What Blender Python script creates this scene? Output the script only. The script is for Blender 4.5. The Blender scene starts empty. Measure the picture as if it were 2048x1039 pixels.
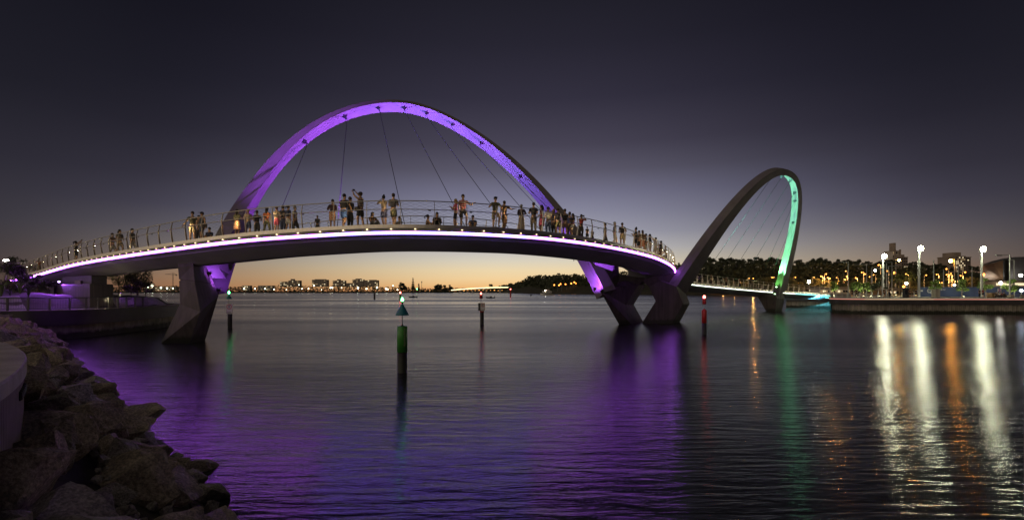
import bpy, bmesh, math, random
import numpy as np
from mathutils import Vector, Matrix, Euler, noise as mnoise
random.seed(7); np.random.seed(7)
R_ = math.radians
scene = bpy.context.scene
col = scene.collection

# ------------------------------------------------------------------ camera
HC = 3.4                     # camera height above the water
cam_d = bpy.data.cameras.new("camera"); cam = bpy.data.objects.new("camera", cam_d); col.objects.link(cam)
cam.location = (0, 0, HC); cam.rotation_euler = (R_(90), 0, 0)
cam_d.sensor_width = 36; cam_d.lens = 18; cam_d.shift_y = 0.031
cam_d.clip_start = 0.1; cam_d.clip_end = 12000
scene.camera = cam

# ------------------------------------------------------------------ sky (dusk)
def lin(c):
    return tuple((v/255/12.92 if v/255 <= 0.04045 else ((v/255+0.055)/1.055)**2.4) for v in c)
world = bpy.data.worlds.new("World"); scene.world = world; world.use_nodes = True
nt = world.node_tree; nt.nodes.clear(); N = nt.nodes.new; L = nt.links.new
def mth(op, a=None, b=None, clamp=False, tree=None):
    t = tree or nt
    n = t.nodes.new("ShaderNodeMath"); n.operation = op; n.use_clamp = clamp
    for i, v in enumerate((a, b)):
        if v is None: continue
        if isinstance(v, (int, float)): n.inputs[i].default_value = v
        else: t.links.new(v, n.inputs[i])
    return n.outputs[0]
tc = N("ShaderNodeTexCoord"); sx = N("ShaderNodeSeparateXYZ"); L(tc.outputs["Generated"], sx.inputs[0])
hor = mth('SQRT', mth('ADD', mth('MULTIPLY', sx.outputs[0], sx.outputs[0]), mth('MULTIPLY', sx.outputs[1], sx.outputs[1])))
ang = mth('ARCTAN2', sx.outputs[2], hor)             # elevation in radians
efac = mth('DIVIDE', ang, R_(32), clamp=True)
az = mth('ARCTAN2', sx.outputs[0], sx.outputs[1])      # 0 = straight ahead, + = right
def ramp(stops):
    r = N("ShaderNodeValToRGB"); L(efac, r.inputs[0]); cr = r.color_ramp; cr.interpolation = 'LINEAR'
    while len(cr.elements) < len(stops): cr.elements.new(0.5)
    for el, (e, c) in zip(cr.elements, stops):
        el.position = min(1, math.atan(e)/R_(32)); el.color = (*lin(c), 1)
    return r.outputs[0]
rc = ramp([(0,(232,156,96)),(.012,(242,194,132)),(.025,(243,209,156)),(.042,(236,214,172)),(.06,(217,208,188)),(.085,(188,186,188)),(.115,(158,158,172)),
           (.155,(135,135,155)),(.19,(116,115,138)),(.235,(90,87,104)),(.285,(70,66,82)),(.375,(50,47,62)),(.48,(38,36,48)),(.6,(29,28,37))])
rs = ramp([(0,(158,108,74)),(.025,(150,116,90)),(.05,(134,118,106)),(.08,(112,104,104)),(.11,(88,84,92)),(.143,(68,65,79)),(.19,(53,50,62)),
           (.27,(37,35,46)),(.35,(28,27,37)),(.47,(21,20,29)),(.6,(17,17,25))])
dz = mth('ABSOLUTE', mth('SUBTRACT', az, R_(2)))
mr = N("ShaderNodeMapRange"); mr.interpolation_type = 'SMOOTHSTEP'; L(dz, mr.inputs[0])
mr.inputs[1].default_value = R_(2); mr.inputs[2].default_value = R_(40); mr.inputs[3].default_value = 0; mr.inputs[4].default_value = 1
mx = N("ShaderNodeMixRGB"); L(mr.outputs[0], mx.inputs[0]); L(rc, mx.inputs[1]); L(rs, mx.inputs[2])
r3 = ramp([(0,(72,60,54)),(.05,(66,58,60)),(.1,(57,54,62)),(.19,(43,41,51)),(.3,(30,29,38)),(.6,(16,16,24))])
mr3 = N("ShaderNodeMapRange"); mr3.interpolation_type = 'SMOOTHSTEP'; L(dz, mr3.inputs[0]); mr3.inputs[1].default_value = R_(31); mr3.inputs[2].default_value = R_(50)
mx3 = N("ShaderNodeMixRGB"); L(mr3.outputs[0], mx3.inputs[0]); L(mx.outputs[0], mx3.inputs[1]); L(r3, mx3.inputs[2]); mx = mx3
# city glow behind the camera, with added fill light for rocks and piers
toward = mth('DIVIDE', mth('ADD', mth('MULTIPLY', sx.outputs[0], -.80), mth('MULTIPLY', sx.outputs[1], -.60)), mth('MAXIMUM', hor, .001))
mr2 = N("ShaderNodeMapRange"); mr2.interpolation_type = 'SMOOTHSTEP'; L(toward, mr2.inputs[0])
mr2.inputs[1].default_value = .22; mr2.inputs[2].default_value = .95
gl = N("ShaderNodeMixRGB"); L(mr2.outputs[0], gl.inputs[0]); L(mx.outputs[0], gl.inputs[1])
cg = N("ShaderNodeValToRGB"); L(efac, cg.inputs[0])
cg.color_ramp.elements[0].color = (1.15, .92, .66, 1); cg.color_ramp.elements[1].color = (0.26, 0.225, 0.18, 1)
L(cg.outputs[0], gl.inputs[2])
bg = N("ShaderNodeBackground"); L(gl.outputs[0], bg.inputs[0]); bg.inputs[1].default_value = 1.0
# faint physical twilight on top
sky = N("ShaderNodeTexSky"); sky.sky_type = 'NISHITA'; sky.sun_disc = False
sky.sun_elevation = R_(-4); sky.sun_rotation = R_(5)
bg2 = N("ShaderNodeBackground"); L(sky.outputs[0], bg2.inputs[0]); bg2.inputs[1].default_value = 0.015
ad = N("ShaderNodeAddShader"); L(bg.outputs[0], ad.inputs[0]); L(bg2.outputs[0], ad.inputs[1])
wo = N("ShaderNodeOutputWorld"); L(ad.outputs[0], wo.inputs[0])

scene.view_settings.view_transform = 'Standard'; scene.view_settings.look = 'None'
scene.view_settings.exposure = 0; scene.view_settings.gamma = 1
scene.render.engine = 'CYCLES'
cy = scene.cycles
cy.use_denoising = True
try: cy.denoiser = 'OPENIMAGEDENOISE'
except Exception: pass
cy.use_light_tree = True; cy.use_adaptive_sampling = False
cy.max_bounces = 5; cy.diffuse_bounces = 2; cy.glossy_bounces = 3; cy.transmission_bounces = 2; cy.transparent_max_bounces = 6
cy.sample_clamp_indirect = 3; cy.caustics_reflective = True; cy.caustics_refractive = False; cy.blur_glossy = 0.5

# ------------------------------------------------------------------ helpers
F = 1024.0
def at(px, py, Y):
    """point that the photograph shows at px, py (2048 wide) when it stands Y metres ahead"""
    return Vector(((px-1024)/F*Y, Y, HC+(583-py)/F*Y))
def tag(o, label=None, cat=None, group=None, kind=None):
    if label: o['label'] = label
    if cat: o['category'] = cat
    if group: o['group'] = group
    if kind: o['kind'] = kind
    return o
def thing(name, loc, label, cat, group=None, rz=0.0):
    o = bpy.data.objects.new(name, None); o.empty_display_size = .3; col.objects.link(o)
    o.location = loc; o.rotation_euler = (0, 0, rz)
    return tag(o, label, cat, group)
KIDS = {}
def link(name, me, parent=None, loc=None):
    o = bpy.data.objects.new(name, me); col.objects.link(o)
    if parent is not None:
        o.parent = parent; KIDS.setdefault(parent.name, []).append(o)
    if loc is not None: o.location = loc
    return o
def copy_tree(o, parent=None):
    c = o.copy(); col.objects.link(c)
    if parent is not None:
        c.parent = parent; KIDS.setdefault(parent.name, []).append(c)
    for ch in list(KIDS.get(o.name, [])): copy_tree(ch, c)
    return c
class MB:
    def __init__(s): s.v = []; s.f = []; s.m = []
    def add(s, vs, fs, mi=0):
        k = len(s.v); s.v += [tuple(v) for v in vs]; s.f += [tuple(i+k for i in f) for f in fs]; s.m += [mi]*len(fs); return s
    def box(s, c, size, M=None, mi=0):
        x, y, z = (q/2 for q in size); c = Vector(c)
        vs = [Vector((a*x, b*y, d*z)) for d in (-1, 1) for b in (-1, 1) for a in (-1, 1)]
        if M is not None: vs = [M @ v for v in vs]
        return s.add([v+c for v in vs], [(0,2,3,1),(4,5,7,6),(0,1,5,4),(2,6,7,3),(0,4,6,2),(1,3,7,5)], mi)
    def tube(s, path, r, n=8, mi=0, cap=True):
        path = [Vector(p) for p in path]; rr = r if isinstance(r, (list, tuple)) else [r]*len(path); rings = []
        for i, p in enumerate(path):
            t = (path[min(i+1, len(path)-1)]-path[max(i-1, 0)])
            if t.length < 1e-9: t = Vector((0,0,1))
            t.normalize(); a = Vector((0,0,1)) if abs(t.z) < .95 else Vector((0,1,0))
            u = t.cross(a).normalized(); w = t.cross(u)
            rings.append([p+(u*math.cos(2*math.pi*k/n)+w*math.sin(2*math.pi*k/n))*rr[i] for k in range(n)])
        return s.loft(rings, cap, mi)
    def loft(s, rings, cap=True, mi=0, closed=True):
        n = len(rings[0]); vs = [v for r in rings for v in r]; fs = []
        for i in range(len(rings)-1):
            for k in range(n if closed else n-1):
                a = i*n+k; b = i*n+(k+1) % n; fs.append((a, b, b+n, a+n))
        if cap: fs.append(tuple(range(n))[::-1]); fs.append(tuple((len(rings)-1)*n+k for k in range(n)))
        return s.add(vs, fs, mi)
    def prism(s, poly, ext, mi=0):
        ext = Vector(ext); p = [Vector(q) for q in poly]
        return s.loft([p, [q+ext for q in p]], True, mi)
    def lathe(s, prof, c=(0,0,0), n=16, mi=0):
        c = Vector(c)
        return s.loft([[c+Vector((r*math.cos(2*math.pi*k/n), r*math.sin(2*math.pi*k/n), z)) for k in range(n)] for r, z in prof], True, mi)
    def sphere(s, c, r, n=10, m=7, mi=0, sc=(1,1,1)):
        c = Vector(c)
        return s.loft([[c+Vector((r*sc[0]*math.sin(t)*math.cos(2*math.pi*k/n), r*sc[1]*math.sin(t)*math.sin(2*math.pi*k/n), -r*sc[2]*math.cos(t))) for k in range(n)]
                 for t in [math.pi*(.03+.94*j/(m-1)) for j in range(m)]], True, mi)
    def mesh(s, name, mats, smooth=False):
        me = bpy.data.meshes.new(name); me.from_pydata(s.v, [], s.f)
        if not isinstance(mats, (list, tuple)): mats = [mats]
        for m in mats: me.materials.append(m)
        me.polygons.foreach_set("material_index", s.m)
        if smooth: me.polygons.foreach_set("use_smooth", [True]*len(s.f))
        bm = bmesh.new(); bm.from_mesh(me); bmesh.ops.recalc_face_normals(bm, faces=bm.faces); bm.to_mesh(me); bm.free()
        me.update(); return me
    def build(s, name, mats, parent=None, smooth=False, loc=None, bevel=0):
        if parent is not None and parent.type == 'EMPTY' and loc is None:
            pl = parent.location
            s.v = [(v[0]-pl.x, v[1]-pl.y, v[2]-pl.z) for v in s.v]      # parts are written in world space
        o = link(name, s.mesh(name, mats, smooth), parent, loc)
        if bevel:
            b = o.modifiers.new("bevel", 'BEVEL'); b.width = bevel; b.segments = 2; b.limit_method = 'ANGLE'; b.harden_normals = False
        return o

# ------------------------------------------------------------------ materials
def mat(name, c, rough=.6, metal=0, var=.0, vscale=3, bump=0, bscale=20, c2=None, spec=.5, coords='Object', stretch=None, detail=4):
    m = bpy.data.materials.new(name); m.use_nodes = True; t = m.node_tree; b = t.nodes["Principled BSDF"]
    b.inputs["Base Color"].default_value = (*c, 1); b.inputs["Roughness"].default_value = rough; b.inputs["Metallic"].default_value = metal
    b.inputs["Specular IOR Level"].default_value = spec
    if var or bump:
        tc = t.nodes.new("ShaderNodeTexCoord"); src = tc.outputs[coords]
        if stretch:
            mp = t.nodes.new("ShaderNodeMapping"); mp.inputs["Scale"].default_value = stretch; t.links.new(src, mp.inputs[0]); src = mp.outputs[0]
    if var:
        n = t.nodes.new("ShaderNodeTexNoise"); n.inputs["Scale"].default_value = vscale; n.inputs["Detail"].default_value = detail; t.links.new(src, n.inputs[0])
        r = t.nodes.new("ShaderNodeValToRGB"); t.links.new(n.outputs[0], r.inputs[0])
        a = c2 or tuple(v*(1-var) for v in c); r.color_ramp.elements[0].color = (*a, 1); r.color_ramp.elements[1].color = (*(min(1, v*(1+var*.6)) for v in c), 1)
        r.color_ramp.elements[0].position = .34; r.color_ramp.elements[1].position = .66
        t.links.new(r.outputs[0], b.inputs["Base Color"])
    if bump:
        n = t.nodes.new("ShaderNodeTexNoise"); n.inputs["Scale"].default_value = bscale; n.inputs["Detail"].default_value = 6; t.links.new(src, n.inputs[0])
        q = t.nodes.new("ShaderNodeBump"); q.inputs["Strength"].default_value = bump; q.inputs["Distance"].default_value = .05
        t.links.new(n.outputs[0], q.inputs["Height"]); t.links.new(q.outputs[0], b.inputs["Normal"])
    return m
def emat(name, c, s, sampling='AUTO'):
    m = bpy.data.materials.new(name); m.use_nodes = True; t = m.node_tree; t.nodes.remove(t.nodes["Principled BSDF"])
    e = t.nodes.new("ShaderNodeEmission"); e.inputs[0].default_value = (*c, 1); e.inputs[1].default_value = s
    t.links.new(e.outputs[0], t.nodes["Material Output"].inputs[0])
    try: m.cycles.emission_sampling = sampling
    except Exception: pass
    return m
M = {}
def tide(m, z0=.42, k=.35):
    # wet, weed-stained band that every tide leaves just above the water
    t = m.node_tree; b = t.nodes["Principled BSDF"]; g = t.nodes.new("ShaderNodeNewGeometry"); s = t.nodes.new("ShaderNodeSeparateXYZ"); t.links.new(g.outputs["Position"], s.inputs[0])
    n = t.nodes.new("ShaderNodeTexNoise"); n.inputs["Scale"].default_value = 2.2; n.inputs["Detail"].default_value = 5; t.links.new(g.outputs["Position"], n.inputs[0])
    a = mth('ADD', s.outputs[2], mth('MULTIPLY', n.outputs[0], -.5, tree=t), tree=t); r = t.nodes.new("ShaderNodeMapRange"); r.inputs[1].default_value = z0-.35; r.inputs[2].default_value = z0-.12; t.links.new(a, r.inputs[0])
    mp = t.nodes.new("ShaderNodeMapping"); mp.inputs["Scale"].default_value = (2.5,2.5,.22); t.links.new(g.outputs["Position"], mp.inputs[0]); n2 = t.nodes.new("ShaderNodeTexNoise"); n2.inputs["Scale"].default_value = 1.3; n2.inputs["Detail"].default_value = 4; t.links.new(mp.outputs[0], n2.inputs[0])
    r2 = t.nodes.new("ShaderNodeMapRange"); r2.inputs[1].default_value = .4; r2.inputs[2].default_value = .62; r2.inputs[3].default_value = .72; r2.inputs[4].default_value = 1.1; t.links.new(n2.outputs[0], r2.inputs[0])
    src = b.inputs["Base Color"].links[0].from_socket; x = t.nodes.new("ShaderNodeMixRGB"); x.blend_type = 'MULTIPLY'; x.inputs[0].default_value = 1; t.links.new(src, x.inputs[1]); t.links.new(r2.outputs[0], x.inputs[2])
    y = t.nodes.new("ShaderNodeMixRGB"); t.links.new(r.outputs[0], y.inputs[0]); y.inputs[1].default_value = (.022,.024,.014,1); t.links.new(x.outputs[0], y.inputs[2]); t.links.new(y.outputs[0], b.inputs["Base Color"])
M['paint'] = mat('arch_paint', (.15,.135,.145), .72, 0, .12, .6, spec=.15)
M['girder'] = mat('girder_paint', (.5,.47,.5), .6, 0, .12, .5, .04, 3)
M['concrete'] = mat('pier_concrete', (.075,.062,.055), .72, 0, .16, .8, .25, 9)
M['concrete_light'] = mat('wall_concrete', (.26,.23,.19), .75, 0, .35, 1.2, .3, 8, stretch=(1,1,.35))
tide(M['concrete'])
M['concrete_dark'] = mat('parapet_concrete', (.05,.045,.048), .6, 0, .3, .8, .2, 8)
M['steel'] = mat('brushed_steel', (.50,.46,.40), .32, .9, .1, 8)
M['dark_steel'] = mat('dark_steel', (.05,.048,.05), .4, .6)
M['cable'] = mat('cable_steel', (.028,.028,.034), .9, 0, spec=.1)
M['bracket'] = mat('bracket_steel', (.05,.05,.06), .5, .3)
M['deck'] = mat('timber_deck', (.16,.11,.075), .7, 0, .3, 3, .2, 14)
M['gravel'] = mat('pale_gravel', (.34,.32,.31), .9, 0, .55, 30, .8, 60)
M['soil'] = mat('garden_soil', (.05,.042,.032), .95, 0, .4, 2, .5, 6)
M['grass'] = mat('grass', (.035,.045,.018), .95, 0, .4, 4, .6, 30)
M['pave'] = mat('promenade_paving', (.24,.22,.19), .6, 0, .2, 2, .1, 12)
M['foliage'] = mat('gum_foliage', (.045,.055,.028), .75, 0, .5, .25)
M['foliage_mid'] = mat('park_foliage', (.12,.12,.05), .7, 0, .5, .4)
M['foliage_bright'] = mat('young_foliage', (.12,.19,.035), .55, 0, .35, 2)
M['foliage_dark'] = mat('shrub_foliage', (.05,.06,.03), .7, 0, .4, 1.5)
M['palm'] = mat('palm_frond', (.11,.12,.035), .6, 0, .35, 2)
M['bark'] = mat('bark', (.13,.10,.075), .85, 0, .35, 5, .4, 12)
M['pale_bark'] = mat('pale_gum_bark', (.26,.22,.17), .8, 0, .3, 2)
M['pole'] = mat('galvanised_pole', (.36,.36,.34), .45, .3)
M['black'] = mat('matte_black', (.018,.018,.02), .6)
M['pile'] = mat('tarred_pile', (.022,.019,.018), .55, 0, .4, 6, .3, 20)
tide(M['pile'], .5)
M['white'] = mat('white_panel', (.72,.70,.70), .5)
M['red'] = mat('red_paint', (.42,.018,.018), .45, 0, .15, 8)
M['sign_red'] = mat('sign_red', (.5,.02,.05), .5)
M['green'] = mat('green_paint', (.05,.26,.035), .45, 0, .2, 8)
M['teal'] = mat('teal_cone', (.02,.14,.20), .35)
M['hull'] = mat('boat_hull', (.03,.032,.035), .4)
M['hull_white'] = mat('ferry_white', (.55,.55,.56), .4)
M['glass'] = mat('dark_glass', (.02,.022,.028), .08)
M['building'] = mat('building_concrete', (.55,.48,.42), .8, 0, .2, .1)
M['building_dark'] = mat('building_brick', (.28,.22,.18), .85, 0, .2, .1)
M['copper'] = mat('copper_cladding', (.23,.13,.07), .38, .5, .25, .6, stretch=(.3,.3,2))
M['dark_clad'] = mat('dark_cladding', (.07,.065,.07), .45, .2, .2, .4)
M['hoarding'] = mat('blue_hoarding', (.07,.10,.22), .6, 0, .25, .6)
M['timber'] = mat('timber_slats', (.22,.13,.06), .7, 0, .3, 4)
M['rubber'] = mat('tyre', (.02,.02,.02), .8)
E_ = {}
E_['violet'] = emat('violet_led', (.46,.10,1.0), 28, 'NONE')
E_['blue'] = emat('blue_led', (.27,.13,1.0), 28, 'NONE')
E_['violet_spill'] = emat('violet_spill', (.45,.12,1.0), 10, 'NONE')
E_['blue_spill'] = emat('blue_spill', (.28,.16,1.0), 10, 'NONE')
E_['white_spill'] = emat('white_spill', (.7,1.0,.75), 1, 'NONE')
E_['cyan_spill'] = emat('cyan_spill', (.2,.95,.8), 2, 'NONE')
E_['white'] = emat('white_led', (.9,1.0,.85), 3)
E_['cyan'] = emat('cyan_led', (.25,.95,.85), 3.5)
E_['pink'] = emat('pink_led', (1.0,.42,.32), .8)
E_['amber_strip'] = emat('amber_strip', (1.0,.66,.42), .8)
E_['kerb'] = emat('kerb_lamp', (1.0,.74,.42), 5, 'NONE')
E_['handrail'] = emat('handrail_lamp', (1.0,.70,.34), 420)
E_['flood_v'] = emat('violet_lens', (.6,.4,1.0), 12, 'NONE')
E_['flood_g'] = emat('green_lens', (.6,1.0,.5), 12, 'NONE')
E_['tall'] = emat('mast_lamp', (1.0,.97,.60), 95)
E_['sodium_big'] = emat('sodium_lamp_near', (1.0,.42,.06), 170)
E_['sodium'] = emat('sodium_lamp', (1.0,.34,.055), 6)
E_['sodium_faint'] = emat('sodium_lamp_far', (1.0,.42,.10), 3, 'NONE')
E_['white_lamp'] = emat('white_lamp', (1.0,.97,.85), 60)
E_['blue_lamp'] = emat('blue_white_lamp', (.7,.8,1.0), 30)
E_['green_lamp'] = emat('green_navigation_lamp', (.10,1.0,.25), 14)
E_['red_lamp'] = emat('red_navigation_lamp', (1.0,.16,.12), 12)
E_['window'] = emat('lit_window', (1.0,.82,.5), 1.1, 'NONE')
E_['window2'] = emat('dim_lit_window', (1.0,.70,.36), .35, 'NONE')
E_['bridge_light'] = emat('roadway_light', (1.0,.80,.42), 2.6)
E_['phone'] = emat('phone_screen', (.8,.9,1.0), 1.5, 'NONE')
def pointlight(name, loc, c, w, r=.1, parent=None):
    d = bpy.data.lights.new(name, 'POINT'); d.energy = w; d.color = c; d.shadow_soft_size = r
    o = bpy.data.objects.new(name, d); col.objects.link(o); o.location = loc
    if parent is not None: o.parent = parent; o.location = Vector(loc)-parent.location
    return o
def spot(name, loc, target, c, w, ang=40, blend=.6, r=.15):
    d = bpy.data.lights.new(name, 'SPOT'); d.energy = w; d.color = c; d.spot_size = R_(ang); d.spot_blend = blend; d.shadow_soft_size = r
    o = bpy.data.objects.new(name, d); col.objects.link(o); o.location = loc
    o.rotation_euler = (Vector(target)-Vector(loc)).to_track_quat('-Z', 'Y').to_euler()
    return o

# ------------------------------------------------------------------ water
wm = bpy.data.materials.new("river_water"); wm.use_nodes = True; t = wm.node_tree; b = t.nodes["Principled BSDF"]
b.inputs["Base Color"].default_value = (.016,.017,.018,1); b.inputs["IOR"].default_value = 1.37; b.inputs["Roughness"].default_value = .13
g = t.nodes.new("ShaderNodeNewGeometry")
def wnoise(scale, stretch, detail=3, dist=0.0, rot=0):
    mp = t.nodes.new("ShaderNodeMapping"); mp.inputs["Scale"].default_value = stretch; mp.inputs["Rotation"].default_value = (0,0,R_(rot)); t.links.new(g.outputs["Position"], mp.inputs[0])
    n = t.nodes.new("ShaderNodeTexNoise"); n.inputs["Scale"].default_value = scale; n.inputs["Detail"].default_value = detail
    n.inputs["Distortion"].default_value = dist; t.links.new(mp.outputs[0], n.inputs[0]); return n.outputs[0]
h1 = wnoise(3.0, (.26, 1.3, 1), 4, .5, 5); h2 = wnoise(.5, (.4, 1.5, 1), 2, .3, -6); h3 = wnoise(8.5, (.35, 1.25, 1), 3, .7)
hh = mth('ADD', mth('ADD', mth('MULTIPLY', h1, .030, tree=t), mth('MULTIPLY', h2, .03, tree=t), tree=t), mth('MULTIPLY', h3, .006, tree=t), tree=t)
bp = t.nodes.new("ShaderNodeBump"); bp.inputs["Strength"].default_value = 1.0; bp.inputs["Distance"].default_value = 1.0
t.links.new(hh, bp.inputs["Height"]); t.links.new(bp.outputs[0], b.inputs["Normal"])
b.inputs['Anisotropic'].default_value = .7; b.inputs['Anisotropic Rotation'].default_value = .25
tv = t.nodes.new('ShaderNodeCombineXYZ'); tv.inputs[0].default_value = .97; tv.inputs[1].default_value = -.24; t.links.new(tv.outputs[0], b.inputs['Tangent'])
# wind lanes: patches of smoother and rougher water
pn = wnoise(.022, (.35, 1.6, 1), 3, .4)
mr = t.nodes.new("ShaderNodeMapRange"); t.links.new(pn, mr.inputs[0]); mr.inputs[1].default_value = .35; mr.inputs[2].default_value = .65
mr.inputs[3].default_value = .12; mr.inputs[4].default_value = .25; t.links.new(mr.outputs[0], b.inputs["Roughness"])
w = MB(); w.add([(-4000,-60,0),(4000,-60,0),(4000,6000,0),(-4000,6000,0)], [(0,1,2,3)])
tag(w.build('water', wm), kind='structure')

# ------------------------------------------------------------------ footbridge geometry
ED = [(22,561,56),(50,556.4,52.5),(75,550,49.5),(92.6,544.6,47.5),(125,535,44),(150,529,42),(200,519.6,38),(250,511.8,35),(300,504.6,32.5),(350,497.6,30.5),
 (400,490.8,29),(455,484.5,28),(513,478.3,27.3),(586,473.3,26.8),(639,470.2,26.6),(696,466.9,26.5),(771,464.5,26.5),(847,464.8,26.7),(930,466.8,27.3),
 (1011,470.7,28.4),(1092,476.5,30.5),(1150,483.3,32.6),(1200,490.6,35),(1250,500,38.3),(1300,512,43),(1325,521.3,47.2),(1343,531.3,52),(1350,538.9,55.5),(1350.5,545,58.2),
 (1345,552.6,61.5),(1352,561,65.5),(1385,569,71),(1457,576.5,79.5),(1542,584,89),(1600,587.5,94.5),(1661,591.5,100)]
pts = np.array([tuple(at(*e)) for e in ED]); pts[:,2] += .42          # top of the kerb
def resample(P, step):
    # centripetal catmull-rom, then uniform
    Q = [2*P[0]-P[1]] + list(P) + [2*P[-1]-P[-2]]; out = []
    for i in range(1, len(Q)-2):
        for u in np.linspace(0, 1, 16, endpoint=False):
            a, b_, c, d = Q[i-1], Q[i], Q[i+1], Q[i+2]
            out.append(.5*((2*b_)+(-a+c)*u+(2*a-5*b_+4*c-d)*u*u+(-a+3*b_-3*c+d)*u**3))
    out.append(Q[-2]); out = np.array(out)
    s = np.concatenate([[0], np.cumsum(np.linalg.norm(np.diff(out, axis=0), axis=1))])
    n = int(s[-1]/step); ss = np.linspace(0, s[-1], n+1)
    return np.stack([np.interp(ss, s, out[:,k]) for k in range(3)], 1), s[-1]
edge, ELEN = resample(pts, .25)
k = np.exp(-.5*(np.arange(-8,9)/4.)**2); k /= k.sum()
pad = np.pad(edge, ((8,8),(0,0)), mode='reflect', reflect_type='odd')
edge = np.stack([np.convolve(pad[:,i], k, 'valid') for i in range(3)], 1)
tan = np.gradient(edge, axis=0); tan[:,2] = 0; tan /= np.linalg.norm(tan, axis=1)[:,None]
nin = np.stack([-tan[:,1], tan[:,0], 0*tan[:,0]], 1)                   # towards the far edge
W = 5.2
def ep(i, o=0., dz=0.):
    """point of the bridge at sample i, o metres in from the near edge, dz above the kerb top"""
    p = edge[i]+nin[i]*o; return Vector((p[0], p[1], p[2]+dz))
NS = len(edge)
epx = 1024+F*edge[:,0]/edge[:,1]
def idx(px, lo=0, hi=None):
    hi = hi or NS; a = np.abs(epx[lo:hi]-px); return lo+int(a.argmin())
ITURN = int(epx[:idx(1350)+40].argmax())
bridge = thing('footbridge', (14.8, 56.5, 0), 'long curving footbridge lit violet and green, carried by two leaning arches', 'bridge')
def sweep(prof, i0=0, i1=None, step=2, closed=True):
    i1 = i1 or NS-1; ii = list(range(i0, i1, step))+[i1]; m = MB()
    return m.loft([[ep(i, o, z) for o, z in prof] for i in ii], closed, 0, closed)
sweep([(.14,-.20),(.10,-.345),(.10,-.45),(.62,-.63),(.64,-.66),(2.2,-1.18),(W-2.2,-1.18),(W-.64,-.66),(W-.1,-.45),(W-.1,-.2)]).build('girder', M['girder'], bridge)
sweep([(.2,-.1),(W-.2,-.1),(W-.2,-.195),(.2,-.195)]).build('walkway', M['deck'], bridge)
for a in (0, W-.2):
    sweep([(a-.02,0),(a+.19,0),(a+.19,-.19),(a-.02,-.19)]).build('kerb', M['steel'], bridge)
# edge light strip, in the colours it shows along the bridge
segs = [(0, idx(640), 'violet'), (idx(640), idx(1060), 'blue'), (idx(1060), idx(1352, ITURN), 'violet'), (idx(1352, ITURN), idx(1590, ITURN), 'white'), (idx(1590, ITURN), NS-1, 'cyan')]
for a, b_, c in segs:
    n_ = list(range(a, b_, 2))+[b_]; face = MB().loft([[ep(i, -.05, -.37), ep(i, -.05, -.485)] for i in n_], False, 0, False).build('light_strip', E_[c], bridge); tag(face, c+' light strip along the deck edge')
    sweep([(-.042,-.36),(.095,-.36),(.095,-.50),(-.042,-.50)], a, b_).build('light_channel', M['dark_steel'], bridge)
    MB().loft([[ep(i, -.04, -.504), ep(i, .09, -.504)] for i in n_], False, 0, False).build('spill_strip', E_[c+'_spill'], bridge)  # glowing underside added to the channel to tint the girder below
# railings
def rail_tube(o, dz, r, i0=0, i1=None):
    i1 = i1 or NS-1; return MB().tube([ep(i, o, dz) for i in range(i0, i1, 3)]+[ep(i1, o, dz)], r, 6)
for side, (oo, s) in enumerate(((.05, 1), (W-.05, -1))):
    top = 1.25 if side == 0 else 1.18
    rl = rail_tube(oo+.06*s, top, .026).build('handrail', M['steel'], bridge, True)
    rail_tube(oo-.03*s, .79, .022).build('middle_rail', M['steel'], bridge, True)
    if side == 0:
        # woven wire infill in the near railing
        mm = MB(); st = 1
        for i in range(0, NS-3, 1):
            for q in (0, 1):
                a, b_ = (i, i+2) if q == 0 else (i+2, i)
                if b_ >= NS or a >= NS: continue
                for k in range(7):
                    z0, z1 = .04+k*.17, .04+(k+1)*.17
                    p, r = ep(a, .09, z0), ep(b_, .09, z1); d = (r-p).normalized().cross(Vector((nin[i][0], nin[i][1], 0)))*.0035
                    if edge[i][1] < 60 and (i % 2 == 0): mm.add([p-d, p+d, r+d, r-d], [(0,1,2,3)])
        mm.build('wire_mesh', M['dark_steel'], bridge)
posts = []
step_p = 7
for side in (0, 1):
    for i in range(2, NS-1, step_p): posts.append((edge[i][1]+side*6, side, i))
posts.sort(); keep = posts[:100]; rest = posts[100:]
def post_mb(m, side, i):
    s = 1 if side == 0 else -1; o0 = .05 if side == 0 else W-.05; top = 1.25 if side == 0 else 1.18
    T = Vector((tan[i][0], tan[i][1], 0)); Nn = Vector((nin[i][0], nin[i][1], 0))*s
    prof = [(.10, -.16, .05), (.02, .35, .045), (-.03, .80, .035), (.06, top, .022)]
    rings = []
    for o, z, w_ in prof:
        c = ep(i, o0, z)+Nn*o
        rings.append([c+T*.012+Nn*w_, c-T*.012+Nn*w_, c-T*.012-Nn*w_, c+T*.012-Nn*w_])
    m.loft(rings)
    return m
for _, side, i in keep: post_mb(MB(), side, i).build('railing_post', M['steel'], bridge)
m = MB()
for _, side, i in rest: post_mb(m, side, i)
tag(m.build('railing_post', M['steel'], bridge), kind='stuff')
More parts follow.
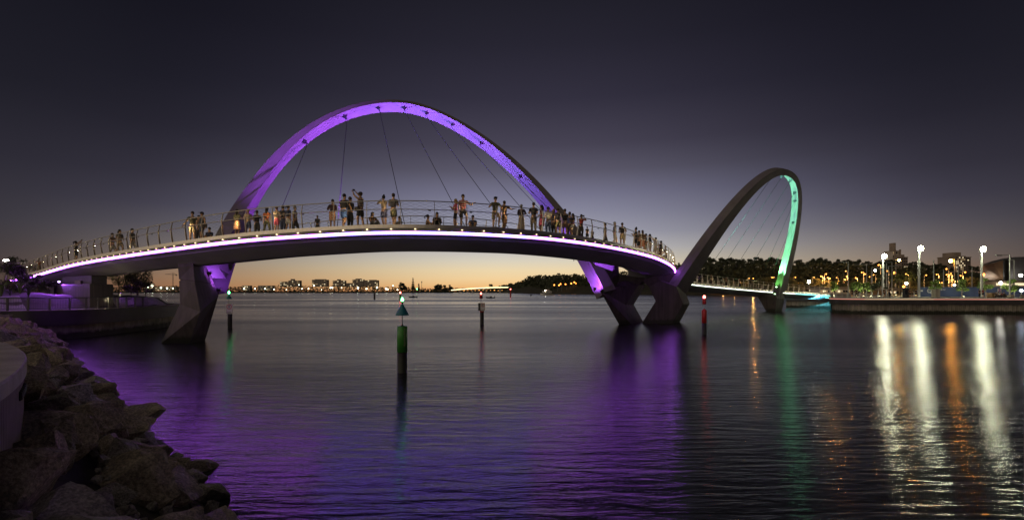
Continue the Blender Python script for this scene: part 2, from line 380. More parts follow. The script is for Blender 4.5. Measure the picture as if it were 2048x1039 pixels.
# kerb downlights and handrail lamps
kl = MB().box((0,0,0), (.07,.03,.025)).mesh('kerb_light', E_['kerb'])
kk = sorted(range(1, NS-1, 5), key=lambda i: edge[i][1])
for i in kk[:100]:
    o = link('kerb_light', kl, bridge, ep(i, .085, -.225)-bridge.location); o.rotation_euler = (0, 0, math.atan2(tan[i][1], tan[i][0]))
m = MB()
for i in kk[100:]: m.box(ep(i, .085, -.225), (.10,.035,.03))
tag(m.build('kerb_light', E_['kerb'], bridge), kind='stuff')
hl = MB().box((0,.026,0), (.10,.004,.035)).mesh('handrail_light', E_['handrail'])
hcase = MB().box((0,0,0), (.13,.045,.05)).mesh('housing', M['dark_steel']); hcase0 = MB().box((0,0,0), (.13,.05,.03)).mesh('housing', M['dark_steel'])
hk = [i for i in range(5, NS-1, 9)]
hk.sort(key=lambda i: edge[i][1])
for i in hk[:80]:
    o = link('handrail_light', hl, bridge, ep(i, .13, .755)-bridge.location); o.rotation_euler = (0, 0, math.atan2(tan[i][1], tan[i][0])); link('housing', hcase, o)
m = MB()
for i in hk[80:]: m.box(ep(i, .15, .755), (.02,.02,.02))
tag(m.build('handrail_light', E_['handrail'], bridge), kind='stuff')

# arches
def arch_curve(p, n=97, smin=-1.0, smax=1.0):
    ax, ay, bx, by, lean, hgt, ex, wf, wt, df, dt, zf, sk, el = p
    A = np.array([ax, ay, zf]); B = np.array([bx, by, zf]); c = B-A; Ln = np.linalg.norm(c); u = c/Ln
    N0 = np.array([u[1], -u[0], 0]); up = np.array([0,0,1])*math.cos(lean)+N0*math.sin(lean)
    nrm = np.cross(u, up)
    if nrm@N0 < 0: nrm = -nrm
    s = np.linspace(smin, smax, n); h = hgt*(1-np.abs(s)**ex)*(1+sk*s)
    P = (A+B)/2+np.outer(s*Ln/2+el*Ln*(s-s**3), u)+np.outer(h, up)
    T = np.gradient(P, axis=0); T /= np.linalg.norm(T, axis=1)[:,None]
    Rr = np.cross(T, nrm)
    if Rr[n//2]@up < 0: Rr = -Rr
    kq = np.minimum(np.abs(s), 1)**2; w_ = wt+(wf-wt)*kq; d = dt+(df-dt)*kq
    return s, P, nrm, Rr, w_, d
AR1 = [-22.62,37.434,10.11,50.97,-0.449,23.254,1.822,1.774,1.358,1.487,0.387,1.582,-0.124,0.153]
AR2 = [16.738,56.157,45.095,87.386,0.373,18.838,2.249,1.001,0.87,3.468,0.751,1.393,0.035,0.014]
AR1[10] = .36
arch_objs = []
for ar, zA, zB in ((AR1, 3.25, 3.1), (AR2, 1.3, 3.0)):
    s, P, nrm, Rr, w_, d = arch_curve(ar, 121, -1.02, 1.02)
    m = MB(); rings = []
    for i in range(len(s)):
        if P[i][2] < (zA if s[i] < 0 else zB): continue
        p = P[i]; k_ = min(1, max(0, (-s[i]-.70)/.28)); k_ = k_*k_*(3-2*k_)*(R_(40) if ar is AR1 else 0)
        nn = nrm*math.cos(k_)+Rr[i]*math.sin(k_); rr_ = Rr[i]*math.cos(k_)-nrm*math.sin(k_)      # the section twists towards its foot
        n_ = nn*w_[i]/2; r = rr_*d[i]/2
        ring = [p+n_+r, p+n_-r, p+n_*.15-r*.72, p-n_-r, p-n_+r, p+r*1.06]
        rings.append([Vector(q) for q in ring])
    m.loft(rings); o = m.build('arch', M['paint'], bridge)
    arch_objs.append((s, P, nrm, Rr, w_, d))
def arch_point(k, px=None, py=None, sidef=0.05):
    s, P, nrm, Rr, w_, d = arch_objs[k]
    C = P-Rr*(d[:,None]/2)+nrm*(w_[:,None]*sidef)
    q = np.stack([1024+F*C[:,0]/C[:,1], 583-F*(C[:,2]-HC)/C[:,1]], 1)
    i = int(((q-np.array([px, py]))**2).sum(1).argmin()); return Vector(C[i]), Vector(Rr[i]), Vector(nrm), i
fpx = [1024+F*ep(i, W).x/ep(i, W).y for i in range(NS)]
def far_anchor(px, hi): 
    i = min(range(hi), key=lambda i: abs(fpx[i]-px)); return ep(i, W-.12, -.25), ep(i, W-.12, .02)
def bracket_and_cable(k, bx, by, anchor):
    C, Rv, nv, i = arch_point(k, bx, by)
    Tn = Rv.cross(nv)
    # triangular gusset plate hanging below the soffit with a forked pin
    m = MB(); tip = C-Rv*.42
    m.loft([[C+nv*.24+Tn*.03+Rv*.06, C-nv*.24+Tn*.03+Rv*.06, tip+Tn*.03-nv*.07, tip+Tn*.03+nv*.07],
            [C+nv*.24-Tn*.03+Rv*.06, C-nv*.24-Tn*.03+Rv*.06, tip-Tn*.03-nv*.07, tip-Tn*.03+nv*.07]])
    m.loft([[C+Tn*.26+nv*.03+Rv*.06, C-Tn*.26+nv*.03+Rv*.06, tip+nv*.03], [C+Tn*.26-nv*.03+Rv*.06, C-Tn*.26-nv*.03+Rv*.06, tip-nv*.03]])
    m.build('cable_bracket', M['bracket'], bridge)
    MB().tube([tip, anchor], .023, 6).build('cable', M['cable'], bridge, True)
for (bx, by), px in zip([(610,290),(693,239),(755,228),(806,222),(853,233),(903,249),(962,282),(1043,351)], [533,676,815,943,1040,1112,1160,1192]):
    bracket_and_cable(0, bx, by, far_anchor(px, ITURN)[0])
for (bx, by), px in zip([(1545,364),(1564,355),(1577,363),(1582,384),(1584,400),(1580,445)], [1397,1421,1448,1478,1512,1532]):
    i = idx(px, ITURN+10); bracket_and_cable(1, bx, by, ep(i, .12, -.2))

# piers
def col_loft(rows, back):
    """rows of (FL, FR, BR) points; the fourth corner is made up"""
    rings = []
    for FL, FR, BR in rows: rings.append([FL, FR, BR, FL+BR-FR])
    if back:                                        # an open joint round the column at ring number `back`
        q = rings[back]; c = sum(q, Vector())/4; dn = (rings[back-1][0]-q[0]).normalized()
        sh = lambda k, f: [v*1.0+(c-v)*f+dn*k for v in q]
        rings[back:back+1] = [sh(.10,0), sh(.09,.07), sh(.01,.07), sh(0,0)]
    return MB().loft(rings)
def low(r, z=-2.0):      # carry a ring below the water
    return tuple(Vector((p.x, p.y, z)) for p in r)
r0 = (at(322,686,33.8), at(378,686,33.8), at(410,681,35.8))
rows = [low(r0), r0, (at(360,608,34.2), at(401,623,33.0), at(437,591,36.4)), (at(358,558,34.2), at(389,561,33.0), at(429,567,36.4)), (at(356,534,34), at(386,530,33.2), at(409,526,35.4)),
        (at(356,524,34), at(386,520,33.2), at(409,516,35.4))]
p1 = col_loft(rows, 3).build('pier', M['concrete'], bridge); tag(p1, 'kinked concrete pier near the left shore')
# groove round the pier below the deck
# haunch from pier to the arch leg
Af = Vector(arch_objs[0][1][10])
hb = [at(407,520,36.0), at(431,517,37.4), at(431,547,37.4), at(425,556,36.6), at(411,536,36.0)]
MB().prism(hb, Vector((.3,1.2,0))).build('haunch', M['paint'], bridge, bevel=.03)
# central pier: two legs and a lozenge opening
ext = Vector((1.25, 2.15, 0)); Yc = 55.4
def P2(lst, Y): return [at(x, y, Y) for x, y in lst]
left = [at(*q) for q in [(1199,580,50.4),(1236,646,54.4),(1272,646,55.3),(1252,610,54.6),(1276,570,55.4),(1251,560,54.4),(1224,570,51.0)]]
lf = [Vector((p.x, p.y, p.z)) for p in left]
m = MB(); lo = [Vector(q) for q in lf]; lo[1] = lo[1]+Vector((.9,0,-1.6)); lo[2] = lo[2]+Vector((.9,0,-1.6))
m.prism(lo, ext*1.15)
right = P2([(1289,646),(1346,646),(1366,608),(1352,572),(1319,560),(1297,573),(1311,602),(1287,640)], Yc-1.0)
right[0] += Vector((-.9,0,-1.6)); right[1] += Vector((-.9,0,-1.6))
m.prism(right, ext*1.45)
hd = [(1224,572),(1251,560),(1276,570),(1286,562),(1297,573),(1319,560),(1352,572),(1356,560),(1352,545),(1290,556),(1216,546),(1212,556)]
m.prism(P2(hd, Yc+.45), ext*.72)
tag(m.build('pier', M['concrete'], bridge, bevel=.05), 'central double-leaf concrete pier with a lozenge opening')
# haunches under the deck at the central pier
hb = [at(1172,519,50.2), at(1226,528,50.5), at(1229,560,53.5), at(1214,582,54), at(1200,580,53)]
MB().prism([at(1186,522,51.2), at(1228,530,51.2), at(1231,558,54), at(1218,580,54.6)], Vector((.8,1.6,0))).build('haunch', M['paint'], bridge, bevel=.03)
# right pier
r0 = (at(1532,622,89), at(1550,624,88.2), at(1564,622,90))
r1 = (at(1512,588,90), at(1553,596,87.6), at(1570,595,90.5))
r2 = (at(1508,584,90), at(1551,586,87.8), at(1570,586,90.5))
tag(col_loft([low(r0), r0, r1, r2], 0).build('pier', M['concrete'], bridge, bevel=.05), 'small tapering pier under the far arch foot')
# floodlights (fixture and its light)
def flood(loc, target, c, w, ang, lens='flood_v', blend=.7):
    loc = Vector(loc); d = (Vector(target)-loc).normalized(); q = d.to_track_quat('Z', 'Y').to_matrix()
    m = MB(); m.box(loc-d*.10, (.26,.2,.16), q); m.box(loc-d*.25+Vector((0,0,-.1)), (.06,.06,.25)); f = m.build('floodlight', M['dark_steel'], bridge)
    l = MB().box(loc-d*.012, (.2,.15,.012), q)
    l.v = [tuple(Vector(v)-bridge.location) for v in l.v]; link('lens', l.mesh('lens', E_[lens]), f)
    spot('floodlight_beam', loc+d*.10, target, c, w, ang, blend, .05)
V1 = (.42,.10,1.0); V2 = (.26,.16,1.0); V3 = (.36,.09,1.0)
A1 = [Vector(p) for p in arch_objs[0][1]]; A2 = [Vector(p) for p in arch_objs[1][1]]
def a1(px, py): return arch_point(0, px, py)[0]
def a2(px, py): return arch_point(1, px, py)[0]
iL, iR = idx(455), idx(1165)
def foot(k, z, inn=1.0, back=.1, left=True):
    s, P, nrm, Rr, w_, d = arch_objs[k]; c = len(s)//2
    ii = range(0, c) if left else range(c, len(s)); i = min(ii, key=lambda i: abs(P[i][2]-z)); return Vector(P[i]-Rr[i]*(d[i]/2+inn)-nrm*back)
def ap(k, u):
    s, P, nrm, Rr, w_, d = arch_objs[k]; i = int(np.abs(s-u).argmin()); return Vector(P[i]-Rr[i]*d[i]/2)
# floods at the feet throw their light along the soffit of the arch
flood(foot(0,7.6,1.0), ap(0,.24), (.25,.15,1), 118000, 62, blend=1)
flood(foot(0,7.6,1.0,.1,False), ap(0,-.22), (.40,.105,1), 118000, 62, blend=1)
flood(foot(0,7.8,.7), ap(0,-.5), V1, 4500, 60, blend=1)
flood(foot(0,7.8,.7,.1,False), ap(0,.6), (.30,.12,1), 4500, 60, blend=1)
flood(ep(idx(735), W-.22, .12), a1(600,290), V1, 56000, 50, blend=1)
flood(at(438,577,35.6), at(446,545,36.9), V1, 850, 110)
flood(at(420,545,34.6), at(436,540,36.2), V1, 200, 120)
flood(at(1190,600,50.2)+Vector((0,0,1.2)), at(1195,556,51.5), V1, 1400, 120)
flood(at(1216,575,52), at(1216,550,53.5), V1, 260, 120)
flood(at(1341,556,56.8), at(1362,600,56.2), (.55,.30,1), 900, 75)
GR = (.22,1.0,.16); CY = (.16,1.0,.62); WH = (.55,1,.8)
flood(foot(1,3.7,.55,.0,False), ap(1,.80), GR, 1500, 70, 'flood_g')
flood(foot(1,5.0,.8,.0,False), ap(1,.66), (.22,1,.36), 34000, 56, 'flood_g')
flood(foot(1,6.5,1.2,-.35), ap(1,.40), (.30,1,.70), 150000, 50, 'flood_g', 1)

# ------------------------------------------------------------------ left shore: walled garden, rock bank, seat wall
def plan(px, Y): return np.array([(px-1024)/F*Y, Y])
CW = np.array([(-60,22),(-52,26),(-44.6,30),(-39.5,33),(-36,34)]+[tuple(plan(*q)) for q in [(10,35),(60,35.5),(110,36.5),(160,37.8),(200,39.5),(250,42.5),(300,46),(335,49.5),(355,53),(350,57),(320,60.5),(280,63),(230,65),(150,68),(50,72),(-100,80),(-400,95)]])
SP = np.array([(-62,30),(-56,34),(-52,38),(-48,42),(-46,44),(-45,45),(-45,46),(-44.6,46.5),(-44,47.5),(-43,48.5),(-41.5,50),(-40,52),(-39,53.2),(-38.5,54),(-40,55),(-43,56),(-46.5,57),(-51,58.5),(-58,61),(-66,64),(-84,68),(-120,75)])
def dense(P, n=14):
    P3 = np.concatenate([P, np.zeros((len(P),1))], 1); out = []
    Q = [2*P3[0]-P3[1]]+list(P3)+[2*P3[-1]-P3[-2]]
    for i in range(1, len(Q)-2):
        for u in np.linspace(0, 1, n, endpoint=False):
            a, b_, c, d = Q[i-1], Q[i], Q[i+1], Q[i+2]
            out.append(.5*((2*b_)+(-a+c)*u+(2*a-5*b_+4*c-d)*u*u+(-a+3*b_-3*c+d)*u**3))
    out.append(Q[-2]); return np.array(out)[:,:2]
cw = dense(CW); sp = dense(SP)
def wn(P):      # outward normals in plan (towards the water)
    t_ = np.gradient(P, axis=0); t_ /= np.linalg.norm(t_, axis=1)[:,None]; return np.stack([t_[:,1], -t_[:,0]], 1)
cn = wn(cw)
def band(P, nrm, prof, name, mt, parent=None, a=0, b_=None):
    b_ = b_ or len(P); return MB().loft([[Vector((P[i][0]+nrm[i][0]*o, P[i][1]+nrm[i][1]*o, z)) for o, z in prof] for i in range(a, b_)]).build(name, mt, parent)
rw = thing('retaining_wall', (-32, 38, 0), 'curved grey concrete retaining wall with a dark overhanging parapet, left of the kinked pier', 'wall')
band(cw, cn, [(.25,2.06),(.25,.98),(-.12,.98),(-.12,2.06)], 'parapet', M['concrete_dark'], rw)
band(cw, cn, [(.30,2.10),(.30,2.06),(-.35,2.06),(-.35,2.10)], 'coping', M['concrete_light'], rw)
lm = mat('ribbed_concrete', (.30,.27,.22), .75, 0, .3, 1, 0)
tt = lm.node_tree; tcn = tt.nodes.new("ShaderNodeTexCoord"); sxyz = tt.nodes.new("ShaderNodeTexWave"); sxyz.inputs["Scale"].default_value = 1.1; sxyz.inputs["Distortion"].default_value = 7; sxyz.inputs["Detail Scale"].default_value = .35
tt.links.new(tcn.outputs["Object"], sxyz.inputs[0]); bq = tt.nodes.new("ShaderNodeBump"); bq.inputs["Strength"].default_value = .5; bq.inputs["Distance"].default_value = .06
tt.links.new(sxyz.outputs[1], bq.inputs["Height"]); tt.links.new(bq.outputs[0], tt.nodes["Principled BSDF"].inputs["Normal"])
M['ribbed'] = lm; tide(lm, .45)
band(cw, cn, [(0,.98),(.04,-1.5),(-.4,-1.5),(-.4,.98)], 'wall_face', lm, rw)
# garden ground
us = [.0,.04,.12,.2,.3,.42,.56,.7,.85,1.0]
def gh(p, u):
    h = 2.03
    if u > .12:
        k = min(1, (u-.12)/.5); k = k*k*(3-2*k)
        h += k*(.75 if p[1] > 46 else 1.05)
    d = math.hypot(p[0]+52, p[1]-50); h += 1.5*math.exp(-(d/8)**2)*min(1, max(0, (u-.1)*2))
    if u > .1: h += (mnoise.noise(Vector((p[0]*.5, p[1]*.5, 0))))*.22
    return h
m = MB(); rings = []
for i in range(len(cw)):
    r = []
    for u in us:
        p = (cw[i]-cn[i]*.36)*(1-u)+sp[i]*u; r.append(Vector((p[0], p[1], gh(p, u))))
    rings.append(r)
m.loft(rings, False, 0, False); tag(m.build('garden_ground', M['soil']), kind='structure')
def garden(px, Y, u_lo=0):
    p = plan(px, Y); best = None
    for i in range(0, len(cw), 2):
        for u in us[:]+[.16,.25,.36,.49,.63]:
            q = (cw[i]-cn[i]*.36)*(1-u)+sp[i]*u; d = (q[0]-p[0])**2+(q[1]-p[1])**2
            if best is None or d < best[0]: best = (d, gh(q, u))
    return Vector((p[0], p[1], best[1]))
# pale gravel beds (sheets draped over the ground)
def bed(name, i0, i1, u0, u1, label):
    m = MB(); rings = []
    for i in range(i0, i1):
        r = []
        for u in np.linspace(u0, u1, 8):
            p = (cw[i]-cn[i]*.36)*(1-u)+sp[i]*u; r.append(Vector((p[0], p[1], gh(p, u)+.03)))
        rings.append(r)
    m.loft(rings, False, 0, False); tag(m.build(name, M['gravel']), kind='structure')
def iw(px, lo=0, hi=None):
    q = 1024+F*cw[:,0]/cw[:,1]; hi = hi or len(cw); return lo+int(np.abs(q[lo:hi]-px).argmin())
itip = int((1024+F*cw[:,0]/cw[:,1]).argmax())
bed('gravel_bed', iw(-160, 0, itip), iw(62, 0, itip), .13, .55, '')
bed('gravel_bed', iw(262, 0, itip), iw(352, 0, itip), .16, .8, '')
# low fence on the parapet
fence = thing('garden_fence', (-32, 38, 2.1), 'low dark metal picket fence on top of the curved retaining wall', 'fence')
fp = [Vector((cw[i][0]-cn[i][0]*.05, cw[i][1]-cn[i][1]*.05, 2.10)) for i in range(iw(-160,0,itip), iw(300,0,itip))]
MB().tube([p+Vector((0,0,.86)) for p in fp], .035, 6).build('top_rail', M['dark_steel'], fence)
MB().tube([p+Vector((0,0,.10)) for p in fp], .018, 5).build('bottom_rail', M['dark_steel'], fence)
m = MB(); acc = 0; last = fp[0]; nxt = .12; nxp = 0
for a, b_ in zip(fp[:-1], fp[1:]):
    sl = (b_-a).length
    while nxt < acc+sl:
        q = a.lerp(b_, (nxt-acc)/sl); m.box(q+Vector((0,0,.48)), (.008,.008,.74)); nxt += .09
    while nxp < acc+sl:
        q = a.lerp(b_, (nxp-acc)/sl); MB().box(q+Vector((0,0,.44)), (.10,.10,.88)).build('fence_post', M['dark_steel'], fence, bevel=.006); nxp += 1.12
    acc += sl
m.build('picket_infill', M['dark_steel'], fence)
# bollard lamps in the garden
def bollard(px, Y, label, w_):
    p = garden(px, Y); t_ = thing('bollard_lamp', p, label, 'lamp')
    MB().lathe([(.07,0),(.07,.62),(.06,.64)], p).build('post', M['pole'], t_)
    MB().lathe([(.058,.64),(.058,.86)], p).build('lens', emat('bollard_lens', (1,.85,.5), w_), t_)
    MB().lathe([(.075,.86),(.075,.90),(.02,.92)], p).build('cap', M['pole'], t_)
bollard(197, 39.9, 'lit slim bollard lamp behind the picket fence, in front of the abutment', 130)
bollard(240, 46.5, 'unlit slim bollard lamp behind the fence, right of the lit one', .4)
# abutment below the left end of the bridge
ab = thing('bridge_abutment', (-35, 44, 2), 'faceted grey concrete abutment under the left end of the footbridge', 'abutment')
def wpt(px, Y, z): q = plan(px, Y); return Vector((q[0], q[1], z))
m = MB(); m.prism([wpt(104,48,2.0), wpt(180,41.6,2.0), wpt(226,44.5,2.0), wpt(226,52,2.0), wpt(104,56,2.0)], (0,0,2.05))
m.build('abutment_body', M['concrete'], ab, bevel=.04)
m = MB(); m.prism([wpt(124,48.5,4.05), wpt(183,43,4.05), wpt(214,45,4.05), wpt(214,50,4.05), wpt(124,54,4.05)], (0,0,.75)); m.build('bearing_block', M['concrete_dark'], ab, bevel=.03)
m = MB(); m.prism([wpt(84,50,2.2), wpt(108,46.8,2.0), wpt(118,47.4,2.0), wpt(118,54,2.0), wpt(84,56,2.2)], (0,0,2.35)); m.build('wing_wall', M['concrete'], ab, bevel=.04)
m = MB(); m.box(wpt(142,46.6,3.72), (1.4,.4,.55)); m.box(wpt(160,44.6,4.2), (.5,.5,.35)); m.build('bearing_shelf', M['concrete_light'], ab)

# foliage
def crown_mesh(name, mt, clumps, n, size, spread=1.0, flat=.7, droop=0, seed=0, two=None):
    """many small leaf faces gathered round clump centres"""
    rg = np.random.RandomState(seed); v = []; f = []
    for c, r in clumps:
        c = np.array(c); k = int(n*(r**2)/sum(q[1]**2 for q in clumps))
        d = rg.normal(size=(k,3)); d /= np.linalg.norm(d, axis=1)[:,None]
        rad = r*(rg.rand(k)**.45)*spread; P = c+d*rad[:,None]*np.array([1,1,flat])
        if droop: P[:,2] -= droop*rg.rand(k)*np.abs(d[:,0])
        a = rg.normal(size=(k,3)); a /= np.linalg.norm(a, axis=1)[:,None]; b_ = np.cross(a, rg.normal(size=(k,3))); b_ /= np.linalg.norm(b_, axis=1)[:,None]
        s = size*(.5+rg.rand(k))[:,None]
        A = P-a*s; B = P+b_*s*.45; C_ = P+a*s; D = P-b_*s*.45
        base = len(v)
        for j in range(k):
            v += [A[j], B[j], C_[j], D[j]]; f.append((base+4*j, base+4*j+1, base+4*j+2, base+4*j+3))
    me = bpy.data.meshes.new(name); me.from_pydata([tuple(q) for q in v], [], f); me.materials.append(mt); me.update(); return me
def limb_mesh(name, mt, clumps, base_r, h0, seed=0, taper=.35, lean=0):
    rg = random.Random(seed); m = MB(); top = Vector((lean*h0, 0, h0))
    m.tube([(0,0,-.3),(lean*h0*.3+rg.uniform(-.1,.1)*base_r, 0, h0*.5), top], [base_r, base_r*.8, base_r*.65], 8)
    for c, r in clumps:
        c = Vector(c); mid = top.lerp(c, .5)+Vector((rg.uniform(-.1,.1), rg.uniform(-.1,.1), rg.uniform(0,.15)))*(c-top).length
        m.tube([top*0.97, mid, c], [base_r*.5, base_r*.32, base_r*.12], 5)
    return m.mesh(name, mt, True)
def tree(name, loc, crown_me, trunk_me, label, cat='tree', group=None, rz=0, s=1.0):
    t_ = thing(name, loc, label, cat, group, rz); t_.scale = (s, s, s)
    link('trunk', trunk_me, t_); link('crown', crown_me, t_); return t_
def clumps_round(n, R, H0, H1, r0, r1, seed):
    rg = random.Random(seed); out = []
    for i in range(n):
        a = rg.uniform(0, 2*math.pi); z = rg.uniform(0, 1); q = math.sin(math.pi*(.15+.8*z))**.6
        d = R*q*rg.uniform(.3, 1); out.append(((d*math.cos(a), d*math.sin(a), H0+(H1-H0)*z), rg.uniform(r0, r1)))
    return out
# weeping gum and shrubs behind the abutment
cl = clumps_round(12, 1.7, 1.6, 3.6, .45, .75, 3)
t_ = tree('gum_tree', garden(275, 54), crown_mesh('gum_leaves', M['foliage_dark'], cl, 2600, .09, flat=1.3, droop=.6, seed=1), limb_mesh('gum_trunk', M['bark'], cl, .10, 1.5, 2), 'wispy weeping gum tree between the abutment and the kinked pier')
cl = clumps_round(9, 1.2, 1.4, 3.2, .4, .6, 9)
tree('gum_tree', garden(238, 58), crown_mesh('gum_leaves_b', M['foliage_bright'], cl, 1500, .08, flat=1.1, droop=.4, seed=5), limb_mesh('gum_trunk_b', M['bark'], cl, .08, 1.4, 4), 'yellow-green sapling just right of the abutment')
cl = clumps_round(8, .8, .5, 2.2, .35, .55, 4)
tree('garden_shrub', garden(262, 50), crown_mesh('shrub_leaves', M['foliage_dark'], cl, 1600, .08, seed=8), limb_mesh('shrub_stem', M['bark'], cl, .05, .4, 5), 'dense shrub under the weeping gum, lit violet', 'shrub')
cl = clumps_round(6, .5, .3, 1.6, .3, .45, 14)
tree('garden_shrub', garden(291, 51), crown_mesh('shrub_leaves_b', M['foliage_dark'], cl, 900, .07, seed=18), limb_mesh('shrub_stem_b', M['bark'], cl, .04, .3, 6), 'small dark shrub right of the weeping gum', 'shrub')
# planting at the far left
for j, (px, Y, R, H, lab) in enumerate([(6,44,1.3,3.2,'tall dark bush at the left edge of the photo'), (24,45,.9,2.6,'dark rounded bush second from the left edge'), (52,50,.8,1.9,'dark bush below the left end of the light strip'),
        (76,47,.6,1.5,'small bush in front of the wing wall'), (96,46,.5,1.3,'small bush at the foot of the wing wall')]):
    cl = clumps_round(8, R, .3, H, R*.4, R*.6, 20+j)
    tree('garden_shrub', garden(px, Y), crown_mesh('bush_leaves', M['foliage_dark'], cl, 1500, .09, seed=30+j), limb_mesh('bush_stem', M['bark'], cl, .06, .3, j), lab, 'shrub')
cl = clumps_round(9, 1.5, 2.2, 4.4, .4, .7, 44)
tree('sparse_tree', garden(30, 60), crown_mesh('sparse_leaves', M['foliage_dark'], cl, 900, .10, seed=47), limb_mesh('sparse_trunk', M['bark'], cl, .09, 2.0, 7), 'thin almost bare tree behind the left end of the bridge')
def strappy(px, Y, h, n, lab, seed, mt=None):
    p = garden(px, Y); rg = random.Random(seed); m = MB()
    for k in range(n):
        a = rg.uniform(0, 2*math.pi); r = rg.uniform(.15, .6)*h; d = Vector((math.cos(a), math.sin(a), 0)); sd = Vector((-d.y, d.x, 0))
        q = [p, p+d*r*.35+Vector((0,0,h*.6)), p+d*r+Vector((0,0,h*rg.uniform(.75,1)))]
        m.add([q[0]-sd*.03, q[0]+sd*.03, q[1]+sd*.03, q[1]-sd*.03, q[2]], [(0,1,2,3),(3,2,4)])
    tag(m.build('flax_plant', mt or M['foliage_bright'], None), lab, 'plant')
strappy(3, 40.5, 1.5, 40, 'tall bright green flax clump at the left edge behind the fence', 1)
strappy(40, 42.5, 1.2, 34, 'spiky flax clump left of the pale gravel bed', 2)
strappy(57, 41.5, .9, 26, 'small spiky plant standing alone in the gravel', 3, M['foliage_dark'])
strappy(20, 41, .7, 26, 'low spiky clump beside the tall flax', 4, M['foliage_dark'])
# twin lamp
p = garden(12, 56); t_ = thing('path_lamp', p, 'slim pole with two small white lamps above the left garden', 'lamp')
zt = 3.4+62/F*56
MB().tube([p, (p.x, p.y, zt)], .05, 8).build('pole', M['pole'], t_)
for s_ in (-.28, .28):
    MB().sphere((p.x+s_*.6, p.y, zt+.02), .13).build('lamp_globe', emat('path_globe', (1,.96,.9), 9), t_, True)
# violet floodlight on the garden (fixtures stand at the abutment)
def garden_flood(loc, target, w, ang, lab, c=(.42,.10,1.0)):
    t_ = thing('garden_floodlight', loc, lab, 'floodlight'); d = (Vector(target)-Vector(loc)).normalized(); q = d.to_track_quat('Z','Y').to_matrix()
    MB().box(Vector(loc)-d*.08, (.2,.16,.14), q).build('housing', M['dark_steel'], t_)
    MB().box(Vector(loc)-d*.005, (.15,.11,.012), q).build('lens', E_['flood_v'], t_)
    spot('garden_floodlight_beam', Vector(loc)+d*.03, target, c, w, ang, .7)
garden_flood(wpt(118,46.4,4.3), wpt(70,41,2.2), 1500, 80, 'floodlight on the wing wall throwing violet on the left gravel bed')
garden_flood(wpt(224,45,3.9), wpt(285,50,2.3), 1300, 60, 'floodlight on the right side of the abutment over the second gravel bed')

# shoreline rock bank
SL = np.array([(-36,33.9),(-30.6,34.2),(-24,27.8),(-17.9,21.5),(-13.3,16.8),(-10.4,14.1),(-8.6,12.1),(-7.2,10.6),(-5.8,9.2),(-4.5,7.9),(-3.6,6.4),(-2.6,5.1),(-1.0,3.9),(2.5,3.2),(6,2.6),(14,2.0)])
sl = dense(SL, 10); sn = -wn(sl)
def bank_h(o): return float(np.interp(o, [-1.5,0,.7,1.5,2.3,3.0,60], [-1.2,-.12,.5,1.1,1.55,1.7,1.735]))
offs = [-1.5,-.6,0,.6,1.2,1.9,2.6,3.4,4.4]
m = MB(); m.loft([[Vector((sl[i][0]-sn[i][0]*o, sl[i][1]-sn[i][1]*o, bank_h(o))) for o in offs] for i in range(len(sl))], False, 0, False)
tag(m.build('rock_bank_ground', M['soil']), kind='structure')
inner = [Vector((sl[i][0]-sn[i][0]*4.35, sl[i][1]-sn[i][1]*4.35, 1.735)) for i in range(len(sl))]
m = MB(); ring2 = [Vector((-60, p.y-8 if p.x < -20 else -40, 1.735)) if p.x < -12 else Vector((p.x-10, -40, 1.735)) for p in inner]
m.loft([[a, b_] for a, b_ in zip(inner, ring2)], False, 0, False); tag(m.build('promenade_ground', M['pave']), kind='structure')
# rocks
def rock_mesh(seed, stretch, cuts=4):
    rg = np.random.RandomState(seed); n = rg.randint(11, 17); P = rg.normal(size=(n,3)); P /= np.linalg.norm(P, axis=1)[:,None]
    P *= (.8+.3*rg.rand(n))[:,None]*np.array(stretch)*.5
    bm = bmesh.new(); 
    for q in P: bm.verts.new(q)
    r = bmesh.ops.convex_hull(bm, input=bm.verts); bmesh.ops.delete(bm, geom=[g_ for g_ in r['geom_interior'] if isinstance(g_, bmesh.types.BMVert)], context='VERTS')
    bmesh.ops.triangulate(bm, faces=bm.faces)
    bmesh.ops.subdivide_edges(bm, edges=bm.edges, cuts=cuts, use_grid_fill=True)
    for _ in range(1): bmesh.ops.smooth_vert(bm, verts=bm.verts, factor=.08, use_axis_x=True, use_axis_y=True, use_axis_z=True)
    off = Vector((seed*3.1, seed*1.7, 0)); bm.normal_update()
    for v in bm.verts:
        a = mnoise.fractal(v.co*4.5+off, .8, 2.1, 5); rdg = 1-abs(mnoise.noise(v.co*3.1+off*2))*2
        v.co += v.normal*(a*.03+rdg*.012)
    bmesh.ops.recalc_face_normals(bm, faces=bm.faces)
    me = bpy.data.meshes.new('boulder'); bm.to_mesh(me); bm.free(); return me
